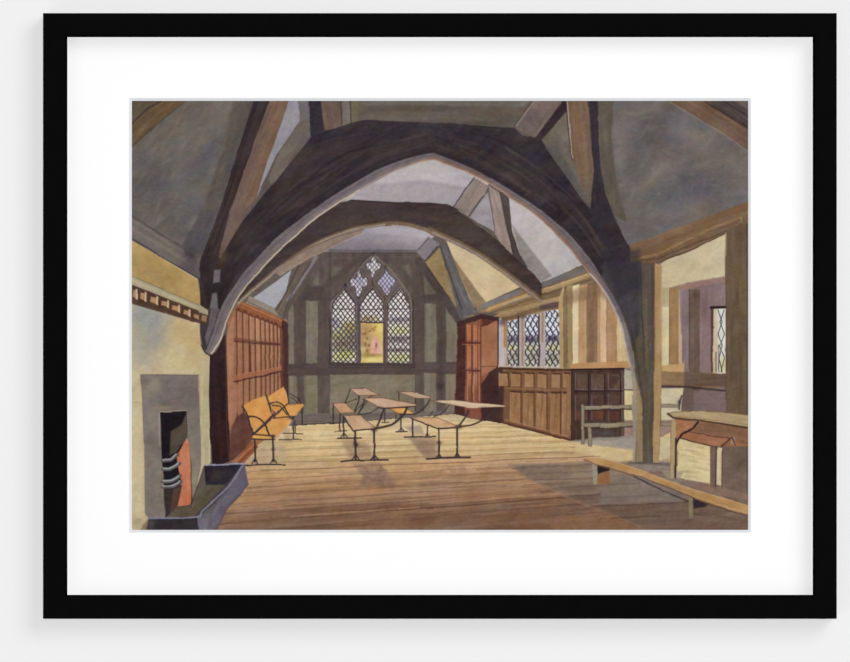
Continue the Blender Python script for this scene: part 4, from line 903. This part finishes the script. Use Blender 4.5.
stroke(px(643.6, 400, 643.4, 462), 1.0, (76, 62, 52), soft=.7, a=.7, mark=False)
stroke(px(634, 463, 659, 463.4), 1.0, (78, 66, 60), a=.7, soft=.7, mark=False)

# ---------------------------------------------------------------- fireplace
FIRE = item('painted_fireplace', 'grey stone fireplace surround with black opening')
poly(C1(112, 292, 240, 290, 416, 294, 420, 400, 430, 659) + D1(430, 30, 430, 240, 400, 400, 380, 450, 300, 465, 240, 520, 150, 520, 132, 500, 128, 60) + C1(125, 620, 122, 460), (124, 114, 106), n=8, s=(16, 12), ang=60, hue=5)
poly(C1(200, 294, 416, 294, 422, 500, 360, 480, 200, 480, 215, 380), (112, 101, 99), a=.7, soft=3, n=6)
for b_ in [(153, 387, 7, 9, (152, 142, 120), .7, 20), (146, 381, 5, 5, (108, 98, 94), .6, 0), (160, 400, 8, 8, (98, 90, 86), .5, 0), (152, 425, 5, 10, (134, 122, 106), .5, 0), (163, 408, 10, 2.5, (158, 136, 110), .6, 0),
           (150, 440, 6, 10, (100, 96, 92), .6, 0), (151, 480, 6, 26, (112, 104, 98), .5, 0), (195, 440, 5, 20, (120, 116, 106), .6, 0), (194, 478, 4, 16, (150, 144, 116), .6, 20), (193, 400, 6, 14, (108, 100, 100), .5, 0)]:
    blob(*b_[:5], a=b_[5], ang=b_[6])
poly(C1(213, 490, 354, 482, 358, 640) + D1(365, 110, 380, 250, 385, 450, 300, 465, 270, 500, 240, 520, 232, 360, 220, 190, 216, 30), (30, 26, 32), n=4)
stroke(C1(208, 494, 210, 659), 1.4, (150, 144, 138), a=.8, mark=False); stroke(C1(212, 488, 356, 480), 1.0, (168, 150, 130), a=.8, mark=False)
stroke(C1(357, 482, 358, 640), 1.0, (130, 120, 110), a=.8, mark=False)
stroke(D1(213, 0, 218, 190, 236, 400, 238, 515), 1.2, (120, 112, 106), a=.8, mark=False)
poly(C1(354, 490, 358, 640, 345, 659, 270, 659, 290, 600, 325, 560), (86, 78, 68), soft=1.2, a=.9, n=6)
poly(D1(270, 60, 350, 10, 352, 80, 300, 175, 262, 190), (84, 74, 62), soft=1, a=.9, n=6)
stroke(C1(112, 294, 118, 400, 122, 500, 128, 655), .9, (96, 88, 80), a=.6, mark=False); stroke(C1(112, 290, 416, 294), 1.0, (92, 84, 80), a=.7, mark=False)
CHEEK = item('painted_orange_cheek', 'orange red brick cheek inside the painted fireplace')  # orange red tone of the depicted brick
poly(D1(355, 92, 368, 120, 378, 260, 380, 380, 378, 450, 300, 462, 318, 380, 325, 320, 310, 260, 300, 195), (188, 112, 80), n=14, s=(14, 3), ang=90)
poly(C1(345, 650, 356, 625, 366, 655), (206, 130, 88), soft=.6)
blob(*D1(350, 410)[0], 5, 8, (190, 100, 66), a=.6)
GRATE = item('painted_fire_grate', 'grey curved bars of the painted fire grate')
poly(D1(232, 370, 330, 350, 300, 480, 240, 515), (52, 44, 44), soft=.8, n=5)
poly(D1(285, 370, 325, 350, 300, 470, 262, 505), (88, 64, 52), soft=.9, a=.8)
for yy, dx in [(210, -12), (255, 0), (320, 2), (350, 6)]:
    stroke(D1(226, yy + 6, 265, yy + 6, 296 + dx, yy - 8, 316 + dx, yy - 22), 3.6, (84, 84, 84), sm=True, soft=.6)
    stroke(D1(228, yy + 2, 268, yy + 1, 298 + dx, yy - 14, 310 + dx, yy - 26), 1.5, (170, 172, 168), sm=True, soft=.6, a=.85)
FEN = item('painted_fender', 'blue grey metal fender box on the floor by the hearth')
poly(D1(240, 520, 300, 462, 380, 450, 400, 400, 450, 240, 655, 230, 680, 330, 570, 470, 500, 600, 130, 600, 150, 520), (74, 66, 64), n=6)
poly(D1(450, 240, 455, 345, 400, 460, 400, 500, 380, 455), (98, 90, 78), n=7, s=(10, 5), ang=-65)
poly(D1(448, 242, 650, 234, 560, 345, 455, 345), (42, 38, 50), n=8, s=(6, 5))
blob(*D1(510, 290)[0], 9, 5, (66, 58, 56), a=.7)
poly(D1(455, 345, 560, 345, 480, 440, 400, 505, 385, 470), (86, 78, 62), n=8, s=(8, 4), ang=-50)
poly(D1(300, 465, 380, 455, 400, 500, 390, 515, 245, 520), (92, 78, 66), soft=.8, n=6)
poly(D1(150, 522, 410, 518, 420, 600, 135, 600), (46, 42, 48), n=6); blob(*D1(160, 560)[0], 4, 8, (88, 80, 76), a=.6)
poly(D1(410, 518, 500, 450, 580, 360, 660, 232, 680, 330, 640, 400, 570, 470, 500, 600, 418, 600), (93, 89, 102), n=11, s=(9, 4), ang=-50, hue=3)
poly(D1(655, 232, 664, 240, 682, 340, 640, 395, 620, 330), (92, 86, 104), soft=1, a=.7)
blob(*D1(450, 560)[0], 4, 8, (118, 114, 132), a=.6)
stroke(D1(150, 522, 400, 516, 440, 480, 530, 400, 590, 335, 655, 234), 1.6, (124, 126, 148), sm=True, soft=.5, a=.9)
stroke(D1(400, 508, 440, 470, 520, 395, 580, 325, 640, 240), .9, (44, 40, 60), soft=.6, a=.8)
stroke(D1(450, 240, 560, 234, 655, 232), 1.5, (150, 154, 178), soft=.5, a=.9)
stroke(D1(448, 244, 380, 450), .9, (58, 50, 50), soft=.7, a=.8); stroke(D1(682, 335, 640, 395, 570, 470, 505, 598), 1.2, (72, 60, 70), soft=.7, a=.6)
poly(D1(100, 600, 130, 545, 150, 525, 140, 600), (110, 92, 74), soft=1, a=.7)

# ---------------------------------------------------------------- benches with iron arms on the left
def chairbench(name, label, seat, back, irons, wood=(212, 146, 74)):
    item(name, label)
    for q in irons[0]: stroke(q[1], q[0], IRON, sm=len(q[1]) > 2, soft=.4)
    poly(back, wood, n=9, s=(8, 5), ang=60, hue=5); poly(seat, (wood[0] + 2, wood[1] + 4, wood[2] + 2), n=9, s=(8, 5), ang=20, hue=5)
    for q in irons[1]: stroke(q[1], q[0], IRON, sm=len(q[1]) > 2, soft=.4)
chairbench('painted_armed_bench', 'farther orange seated bench with black iron arms',
    N1(335, 262, 420, 180, 535, 180, 545, 190, 480, 268, 420, 290, 330, 290), N1(280, 120, 340, 85, 398, 52, 410, 70, 432, 170, 400, 200, 330, 240, 300, 200),
    ([(1.6, N1(465, 290, 462, 430)), (1.3, N1(530, 200, 532, 330)), (1.2, N1(360, 436, 525, 436)), (1.1, N1(390, 392, 535, 393)), (1.2, N1(478, 300, 476, 390))],
     [(1.5, N1(270, 115, 285, 180, 300, 240, 320, 268)), (1.5, N1(285, 175, 340, 165, 390, 190, 420, 240, 440, 270)), (1.3, N1(310, 190, 370, 200, 420, 260)), (1.5, N1(315, 268, 360, 240, 430, 170)),
      (1.2, N1(400, 60, 420, 100, 434, 170)), (1.2, N1(320, 285, 440, 272, 478, 268)), (1.0, N1(440, 100, 490, 130, 520, 175)), (1.0, N1(450, 130, 480, 150, 500, 178)), (1.1, N1(440, 330, 470, 270)), (1.0, N1(500, 120, 520, 170))]))
blob(*N1(455, 275)[0], 2.4, 1.4, IRON, a=.8); blob(*N1(460, 325)[0], 1.6, 3, (96, 90, 96), a=.6)
stroke(N1(440, 185, 535, 180), .8, (170, 110, 60), a=.7)
chairbench('painted_armed_bench', 'nearer orange seated bench with black iron arms',
    N1(160, 425, 180, 400, 310, 290, 455, 290, 440, 325, 340, 430, 300, 438, 180, 436), N1(98, 190, 160, 150, 262, 112, 275, 125, 308, 262, 250, 310, 175, 388, 160, 350),
    ([], [(1.9, N1(90, 190, 105, 215, 130, 265, 150, 340, 172, 400)), (2.0, N1(130, 268, 190, 272, 240, 305, 270, 360, 290, 408)), (2.4, N1(165, 400, 240, 340, 310, 270)), (1.6, N1(165, 400, 240, 405, 325, 412)),
          (1.6, N1(160, 432, 240, 438, 330, 438)), (1.3, N1(262, 112, 280, 160, 300, 235)), (2.2, N1(182, 440, 186, 540, 186, 600)), (2.2, N1(314, 420, 318, 510, 320, 600)),
          (1.6, N1(110, 628, 240, 622, 405, 622)), (1.2, N1(186, 575, 165, 615)), (1.2, N1(186, 575, 205, 615)), (1.2, N1(320, 575, 298, 612)), (1.2, N1(320, 575, 345, 612))]))
blob(*N1(318, 415)[0], 2.2, 1.6, IRON, a=.9); blob(*N1(140, 270)[0], 1.6, 1.2, IRON, a=.8); blob(*N1(318, 510)[0], 1.7, 1.7, IRON, a=.9)
blob(*N1(290, 180)[0], 1.8, 1.4, IRON, a=.8); stroke(N1(335, 425, 440, 325, 462, 300), 1.4, (170, 160, 140), a=.6)
clipblob(N1(98, 190, 262, 112, 308, 262, 175, 388), *N1(200, 210)[0], 8, 6, (226, 164, 88), a=.6)

# ---------------------------------------------------------------- desk and seat units
def desk(label, top=None, seat=None, irons=(), under=(), topc=(188, 152, 124), seatc=(190, 146, 112), edge=(92, 62, 50)):
    item('painted_school_desk', label)
    for q in under: stroke(q[1], q[0], IRON, sm=len(q[1]) > 2, soft=.4, a=.92)
    if seat:
        poly(seat, seatc, n=8, s=(8, 3), ang=25, hue=5)
        for i_ in range(len(seat)): stroke([seat[i_], seat[(i_ + 1) % len(seat)]], .8, edge, a=.55, soft=.4)
    for q in irons: stroke(q[1], q[0], IRON, sm=len(q[1]) > 2, soft=.4, a=.95)
    if top:
        poly(top, topc, n=8, s=(10, 3), ang=10, hue=4)
        for i_ in range(len(top)): stroke([top[i_], top[(i_ + 1) % len(top)]], .8, edge, a=.6, soft=.4)
desk('farthest left desk with its seat against the end wall', K1(165, 75, 300, 72, 425, 126, 250, 132), K1(15, 198, 130, 195, 210, 268, 90, 280),
     [(1.6, K1(250, 130, 240, 190, 205, 268)), (1.3, K1(168, 82, 150, 140, 128, 195)), (1.5, K1(86, 280, 84, 432)), (1.3, K1(28, 205, 30, 355)), (1.2, K1(-2, 362, 70, 362)), (1.2, K1(40, 436, 140, 430)), (1.0, K1(210, 268, 330, 150, 360, 138)),
      (1.0, K1(128, 196, 230, 160))])
desk('far right desk with its seat behind the others', K1(570, 100, 700, 100, 858, 142, 850, 155, 730, 155), K1(490, 238, 640, 236, 720, 288, 590, 288),
     [(1.2, K1(584, 115, 586, 165)), (1.1, K1(725, 155, 722, 260)), (1.8, K1(846, 165, 820, 215, 770, 262, 715, 290)), (1.6, K1(602, 288, 602, 430)), (1.5, K1(560, 440, 650, 438)), (1.2, K1(602, 400, 580, 436)), (1.2, K1(602, 400, 625, 436)),
      (1.0, K1(560, 290, 558, 360)), (1.2, K1(462, 245, 464, 360)), (1.0, K1(440, 362, 500, 360)), (1.3, K1(585, 290, 720, 292))], topc=(192, 160, 132), seatc=(216, 160, 84))
desk('nearer left desk with pale brown top and seat', K1(285, 155, 480, 152, 735, 208, 725, 220, 460, 236, 400, 225), K1(115, 298, 260, 300, 390, 408, 330, 420, 200, 432),
     [(2.2, K1(455, 238, 435, 310, 400, 395)), (2.6, K1(655, 232, 620, 300, 540, 370, 470, 395, 385, 412)), (1.6, K1(285, 165, 290, 185, 270, 230, 235, 290)), (1.3, K1(405, 235, 340, 275, 250, 290)), (2.4, K1(214, 436, 218, 660)),
      (2.4, K1(374, 425, 376, 660)), (1.8, K1(115, 310, 118, 480)), (1.7, K1(65, 495, 265, 492)), (1.5, K1(115, 310, 160, 380, 200, 436)), (1.6, K1(210, 430, 300, 420, 380, 418)), (1.2, K1(118, 450, 90, 488)), (1.2, K1(118, 450, 150, 488)),
      (1.6, K1(405, 228, 460, 240, 725, 222)), (1.1, K1(235, 290, 330, 160)),
      (2.4, K1(218, 640, 218, 680)), (2.4, K1(376, 640, 376, 680)), (2.0, D2(325, 221, 400, 214, 575, 212)), (1.6, D2(403, 185, 380, 214)), (1.6, D2(403, 185, 425, 214)), (1.6, D2(501, 185, 480, 212)), (1.6, D2(501, 185, 525, 212))],
     topc=(196, 158, 130), seatc=(198, 158, 124))
blob(*K1(220, 550)[0], 2.4, 2.2, (40, 34, 38), a=.95); blob(*K1(375, 422)[0], 3.2, 2.4, IRON, a=.9)
desk('nearer right desk with long pale top', K2(240, 162, 400, 152, 820, 196, 815, 206, 560, 215, 520, 212), K2(75, 288, 290, 292, 440, 352, 410, 366, 290, 374),
     [(2.2, K2(530, 232, 500, 290, 460, 345)), (1.9, K2(740, 215, 690, 270, 620, 315, 540, 348, 450, 358)), (1.2, K2(375, 200, 330, 250, 260, 285)), (1.1, K2(250, 240, 220, 280)), (2.0, K2(98, 300, 94, 436)), (1.6, K2(208, 345, 206, 432)),
      (1.7, K2(30, 440, 270, 434)), (2.2, K2(297, 372, 298, 600)), (2.4, K2(440, 370, 440, 590)), (2.2, K2(205, 608, 330, 600, 540, 596)), (1.9, K2(290, 376, 440, 366)), (1.5, K2(298, 565, 275, 602)), (1.5, K2(298, 565, 322, 600)),
      (1.5, K2(440, 560, 418, 596)), (1.5, K2(440, 560, 462, 594)), (1.0, K2(206, 405, 190, 434)), (1.0, K2(206, 405, 224, 432)), (1.4, K2(80, 292, 200, 340, 290, 376))],
     topc=(204, 176, 144), seatc=(204, 162, 118))
blob(*K2(298, 482)[0], 2.2, 2.2, (40, 34, 38), a=.95); blob(*K2(450, 360)[0], 3.4, 2.4, IRON, a=.95); blob(*K2(520, 250)[0], 1.6, 2.2, IRON, a=.8)
stroke(K2(300, 160, 800, 204), .8, (220, 200, 168), a=.6)
clipblob(K2(310, 300, 440, 350, 420, 360, 330, 340), *K2(380, 335)[0], 6, 2, (170, 120, 90), a=.5)

# ---------------------------------------------------------------- settle by the dark panelling
SET = item('painted_settle', 'grey green wooden settle behind the pillar')
SC = (136, 124, 102)
def bar(p, c=SC, o=(74, 60, 54)):
    poly(p, c, n=6, s=(10, 2)); 
    for i_ in range(len(p)): stroke([p[i_], p[(i_ + 1) % len(p)]], .6, o, a=.5, soft=.4, mark=False)
bar(N4(82, 325, 106, 330, 106, 620, 84, 618)); bar(N4(106, 338, 465, 335, 465, 358, 106, 368)); bar(N4(106, 465, 465, 456, 465, 485, 150, 496, 100, 490)); bar(N4(134, 494, 162, 492, 160, 636, 134, 632))
stroke(N4(110, 372, 465, 364), 1.2, (48, 36, 38), a=.7, mark=False); stroke(N4(160, 500, 465, 490), 1.4, (52, 40, 42), a=.7, mark=False)
stroke(N4(110, 345, 460, 340), .8, (170, 158, 132), a=.7, mark=False)
bar(C4(325, 446, 415, 450, 420, 466, 325, 464), (150, 132, 108)); bar(C4(325, 540, 380, 545, 378, 566, 325, 562), (136, 118, 96))
stroke(C4(436, 400, 424, 430, 420, 475), 1.6, (74, 66, 82), soft=.6); blob(*C4(422, 435)[0], 2, 2.4, (58, 50, 70), a=.8)
bar(C4(0, 456, 172, 452, 172, 470, 0, 474), (142, 128, 108)); bar(C4(0, 548, 185, 540, 185, 562, 0, 574), (138, 124, 102))
# keep the pillar in front of the settle
use(PIL)
poly(px(632, 395, 636, 395, 636.4, 428, 635, 440, 633, 440), (148, 136, 124), soft=.7); poly(px(636, 398, 642, 405, 643, 430, 636.5, 430), (150, 128, 92), soft=.8, n=7)

# ---------------------------------------------------------------- table on the right
TAB = item('painted_table', 'slanted wooden desk table at the right edge')
poly(C4(400, 525, 787, 575, 787, 700) + D4(787, 140, 640, 140, 600, 135, 420, 100) + C4(410, 620), (146, 96, 62), n=9, s=(20, 3), ang=12, hue=5)
poly(C4(395, 528, 520, 545, 450, 600, 405, 640), (160, 108, 72), n=8)
poly(D4(520, 10, 787, 50, 787, 130, 640, 100, 500, 62), (122, 88, 66), soft=1, a=.85, n=8, s=(16, 3), ang=10)
poly(D4(420, 95, 460, 60, 500, 62, 690, 95, 620, 142, 600, 142), (156, 102, 74), n=9, s=(14, 3), ang=12)
stroke(D4(420, 98, 600, 140, 640, 144, 690, 98), 1.2, (70, 44, 36), soft=.5, a=.85); stroke(D4(470, 62, 600, 86, 690, 96), 1.0, (84, 50, 38), soft=.5, a=.8)
poly(D4(690, 95, 712, 92, 722, 135, 690, 128), (150, 128, 110), soft=.6, a=.8); stroke(D4(640, 144, 680, 108, 700, 96, 716, 132), 1.4, (70, 52, 46), soft=.5, a=.85)
stroke(C4(520, 545, 490, 578, 450, 600, 420, 630, 405, 662), 2.0, (46, 34, 34), sm=True, soft=.5)
poly(C4(376, 530, 402, 540, 402, 700) + D4(400, 315, 375, 305), (168, 142, 102), n=8, s=(20, 2), ang=90)
stroke(D4(404, 100, 402, 310), 1.9, (52, 42, 42), soft=.5); stroke(C4(378, 532, 376, 655), .8, (120, 96, 68), a=.7); stroke(D4(376, 20, 376, 300), .8, (130, 112, 88), a=.7)
poly(D4(585, 140, 622, 145, 618, 360, 585, 355), (112, 86, 78), n=7, s=(16, 2), ang=90); stroke(D4(618, 145, 614, 360), 1.2, (60, 46, 46), a=.8)
poly(C4(358, 496, 430, 487, 530, 483, 640, 488, 787, 506, 800, 570, 640, 550, 480, 530, 400, 525, 372, 512), (172, 150, 112), n=8, s=(16, 3), ang=8, hue=3)
stroke(C4(360, 498, 390, 520, 480, 530, 640, 550, 790, 574), 2.0, (74, 50, 38), soft=.6, a=.9); stroke(C4(360, 496, 430, 487, 530, 484, 640, 488, 787, 505), .9, (106, 84, 58), a=.7)
stroke(C4(420, 512, 600, 530, 787, 556), 1.0, (142, 112, 78), a=.6)

# ---------------------------------------------------------------- low foreground bench
LOW = item('painted_low_bench', 'long low plank bench across the right foreground')
poly(D3(808, 222, 836, 228, 834, 342, 812, 344), (140, 132, 110), n=6)
poly(D3(836, 232, 850, 236, 890, 250, 850, 300, 836, 285), (44, 36, 38), soft=.6); poly(D4(0, 236, 52, 246, 50, 270, 0, 285, -14, 285), (40, 32, 36), soft=.6)
poly(D4(-15, 290, 0, 282, 50, 268, 52, 338, 0, 345, -15, 340), (142, 98, 66), soft=.6, n=7)
poly(D4(474, 412, 496, 414, 494, 524, 474, 518), (132, 118, 94), n=6); poly(D4(496, 412, 582, 446, 556, 462, 500, 470), (50, 40, 52), soft=.7)
stroke(D4(180, 300, 320, 370, 470, 432), 1.6, (62, 50, 52), sm=True, soft=.7, a=.8)
poly(px(583.5, 459, 590, 457.6, 600, 458.3, 614, 461.5, 640, 470, 680, 485, 715, 496, 752, 506, 752, 517, 730, 510, 700, 500, 672, 488, 640, 476, 612, 468, 592, 463.5), (176, 134, 84), n=12, s=(20, 2.5), ang=18, hue=5)
stroke(px(584, 460, 600, 466, 640, 477, 672, 489, 700, 501, 748, 515), 1.1, (110, 78, 56), soft=.5, a=.8); stroke(px(586, 458, 600, 458.3, 614, 461.5, 640, 470, 680, 485, 715, 496, 748, 505), .8, (204, 170, 124), soft=.5, a=.6)
stroke(D4(555, 448, 670, 475, 787, 512), 1.2, (80, 60, 54), soft=.8, a=.7)
stroke(D4(496, 500, 590, 510), 1.0, (80, 66, 60), soft=.7, a=.6, mark=False)
#PAINT_END
# the hand is not a ruler: edges wander a little and the washes bleed into each other
dx_ = fbm(XX, YY, 20, 20, 0, 3) * 0.65; dy_ = fbm(XX, YY, 20, 20, 40, 3) * 0.65
ix_ = np.clip(np.round((XX + dx_ - GX0) * SS), 0, NW - 1).astype(np.int32); iy_ = np.clip(np.round((YY + dy_ - GY0) * SS), 0, NH - 1).astype(np.int32)
CV = CV[iy_, ix_]; ID = ID[iy_, ix_]
SH_ = CV.copy()
P_ = np.pad(CV, ((1, 1), (1, 1), (0, 0)), 'edge'); CV = (P_[:-2, 1:-1] + P_[2:, 1:-1] + 2 * P_[1:-1, 1:-1]) / 4
P_ = np.pad(CV, ((1, 1), (1, 1), (0, 0)), 'edge'); CV = (P_[1:-1, :-2] + P_[1:-1, 2:] + 2 * P_[1:-1, 1:-1]) / 4
CV = 0.7 * SH_ + 0.3 * CV
# the pigments are a little chalky, and dry in fine warm and cool mottling
lum_ = CV.mean(-1, keepdims=True)
CV = lum_ + (CV - lum_) * 0.87 + np.array((1.5, 0.0, -1.0), np.float32)
dens_ = 0.45 + 0.55 * np.clip(lum_ / 120, 0, 1)
CV += (fbm(XX, YY, 3.0, 1.8, 15, 3) * 7.0)[..., None] * dens_
CV += (fbm(XX, YY, 9, 4, -50, 3) * 6.0)[..., None] * dens_
CV += (fbm(XX, YY, 34, 22, -35, 3) * 10.0)[..., None] * dens_
CV += (fbm(XX, YY, 8, 5, -20, 3) * 4.0)[..., None] * np.array((1.0, -.4, .2), np.float32)
CV += (fbm(XX, YY, 12, 8, 30, 3) * 4.5)[..., None] * np.array((.4, .4, -1.0), np.float32)
CV = np.clip(CV, 8, 252)

# light falling on the sheet is close to 1, so pigment reflectance is the painted colour
LIGHT = 1.04
lin = CV / 255.0
lin = np.where(lin <= 0.04045, lin / 12.92, ((lin + 0.055) / 1.055) ** 2.4) / LIGHT
PAPER_D = 6.1
VX = (XX - CX) * MM; VZ = (CY - YY) * MM
art = None
ids = ID[:-1, :-1]
def strays(lab, keep_min=1500):            # crumbs of background colour join the patch beside them
    runs = []; prev = []; par = []
    def find(a):
        while par[a] != a: par[a] = par[par[a]]; a = par[a]
        return a
    for r0 in range(lab.shape[0]):
        row = lab[r0]; cut = np.flatnonzero(np.diff(row)) + 1
        st = np.concatenate(([0], cut)); en = np.concatenate((cut, [len(row)])); cur = []
        j = 0
        for a, b in zip(st.tolist(), en.tolist()):
            n = len(runs); runs.append((r0, a, b, int(row[a]))); par.append(n); cur.append(n)
            for p in prev:
                _, pa, pb, pv = runs[p]
                if pa < b and pb > a and pv == runs[n][3]:
                    x_, y_ = find(p), find(n)
                    if x_ != y_: par[max(x_, y_)] = min(x_, y_)
        prev = cur
    size = {}
    for n, (r0, a, b, v_) in enumerate(runs): size[find(n)] = size.get(find(n), 0) + b - a
    best = {}
    for n, q in enumerate(runs):
        f_ = find(n)
        if size[f_] > size.get(best.get(q[3], -1), 0): best[q[3]] = f_
    for n, (r0, a, b, v_) in enumerate(runs):
        f_ = find(n)
        back = NAMES[v_][0] in ('painted_ceiling', 'painted_strut', 'painted_rafter', 'painted_tie_beam')
        if f_ != best[v_] and size[f_] < (keep_min if back else 14):
            lab[r0, a:b] = lab[r0, a - 1] if a > 0 else lab[r0, min(b, lab.shape[1] - 1)]
    return lab
ids = strays(ids.copy())
order = [i for i in range(len(NAMES)) if (ids == i).any()]
for i in order:
    r_, c_ = np.nonzero(ids == i)
    a = r_ * NW + c_; quads = np.stack([a, a + NW, a + NW + 1, a + 1], 1)   # faces look towards -y
    uniq, inv = np.unique(quads.ravel(), return_inverse=True)
    inv = inv.ravel().astype(np.int32); nq = len(quads)
    me = bpy.data.meshes.new(NAMES[i][0])
    me.vertices.add(len(uniq)); co = np.empty((len(uniq), 3), np.float32)
    co[:, 0] = VX.ravel()[uniq]; co[:, 1] = -PAPER_D * MM; co[:, 2] = VZ.ravel()[uniq]
    me.vertices.foreach_set('co', co.ravel())
    me.loops.add(nq * 4); me.loops.foreach_set('vertex_index', inv)
    me.polygons.add(nq); me.polygons.foreach_set('loop_start', np.arange(0, nq * 4, 4, dtype=np.int32))
    me.update(calc_edges=True)
    at = me.color_attributes.new('pigment', 'FLOAT_COLOR', 'POINT')
    cc = np.ones((len(uniq), 4), np.float32); cc[:, :3] = lin.reshape(-1, 3)[uniq]
    at.data.foreach_set('color', cc.ravel())
    me.materials.append(paint_m)
    if art is None:
        # the paper the pigment lies on
        e = 4.0
        pv = [W(x_, y_, d_) for d_ in (6.0, 5.0) for x_, y_ in ((GX0 - e, GY0 - e), (GX1 + e, GY0 - e), (GX1 + e, GY1 + e), (GX0 - e, GY1 + e))]
        art = mesh('watercolour_sheet', pv, [(0, 3, 2, 1), (4, 5, 6, 7), (0, 1, 5, 4), (1, 2, 6, 5), (2, 3, 7, 6), (3, 0, 4, 7)], MAT_M, pic)
        art['label'] = 'watercolour of a timbered schoolroom with desks, arches and gothic window'
    o = bpy.data.objects.new(NAMES[i][0], me); sc.collection.objects.link(o); o.parent = art
    o['label'] = NAMES[i][1]
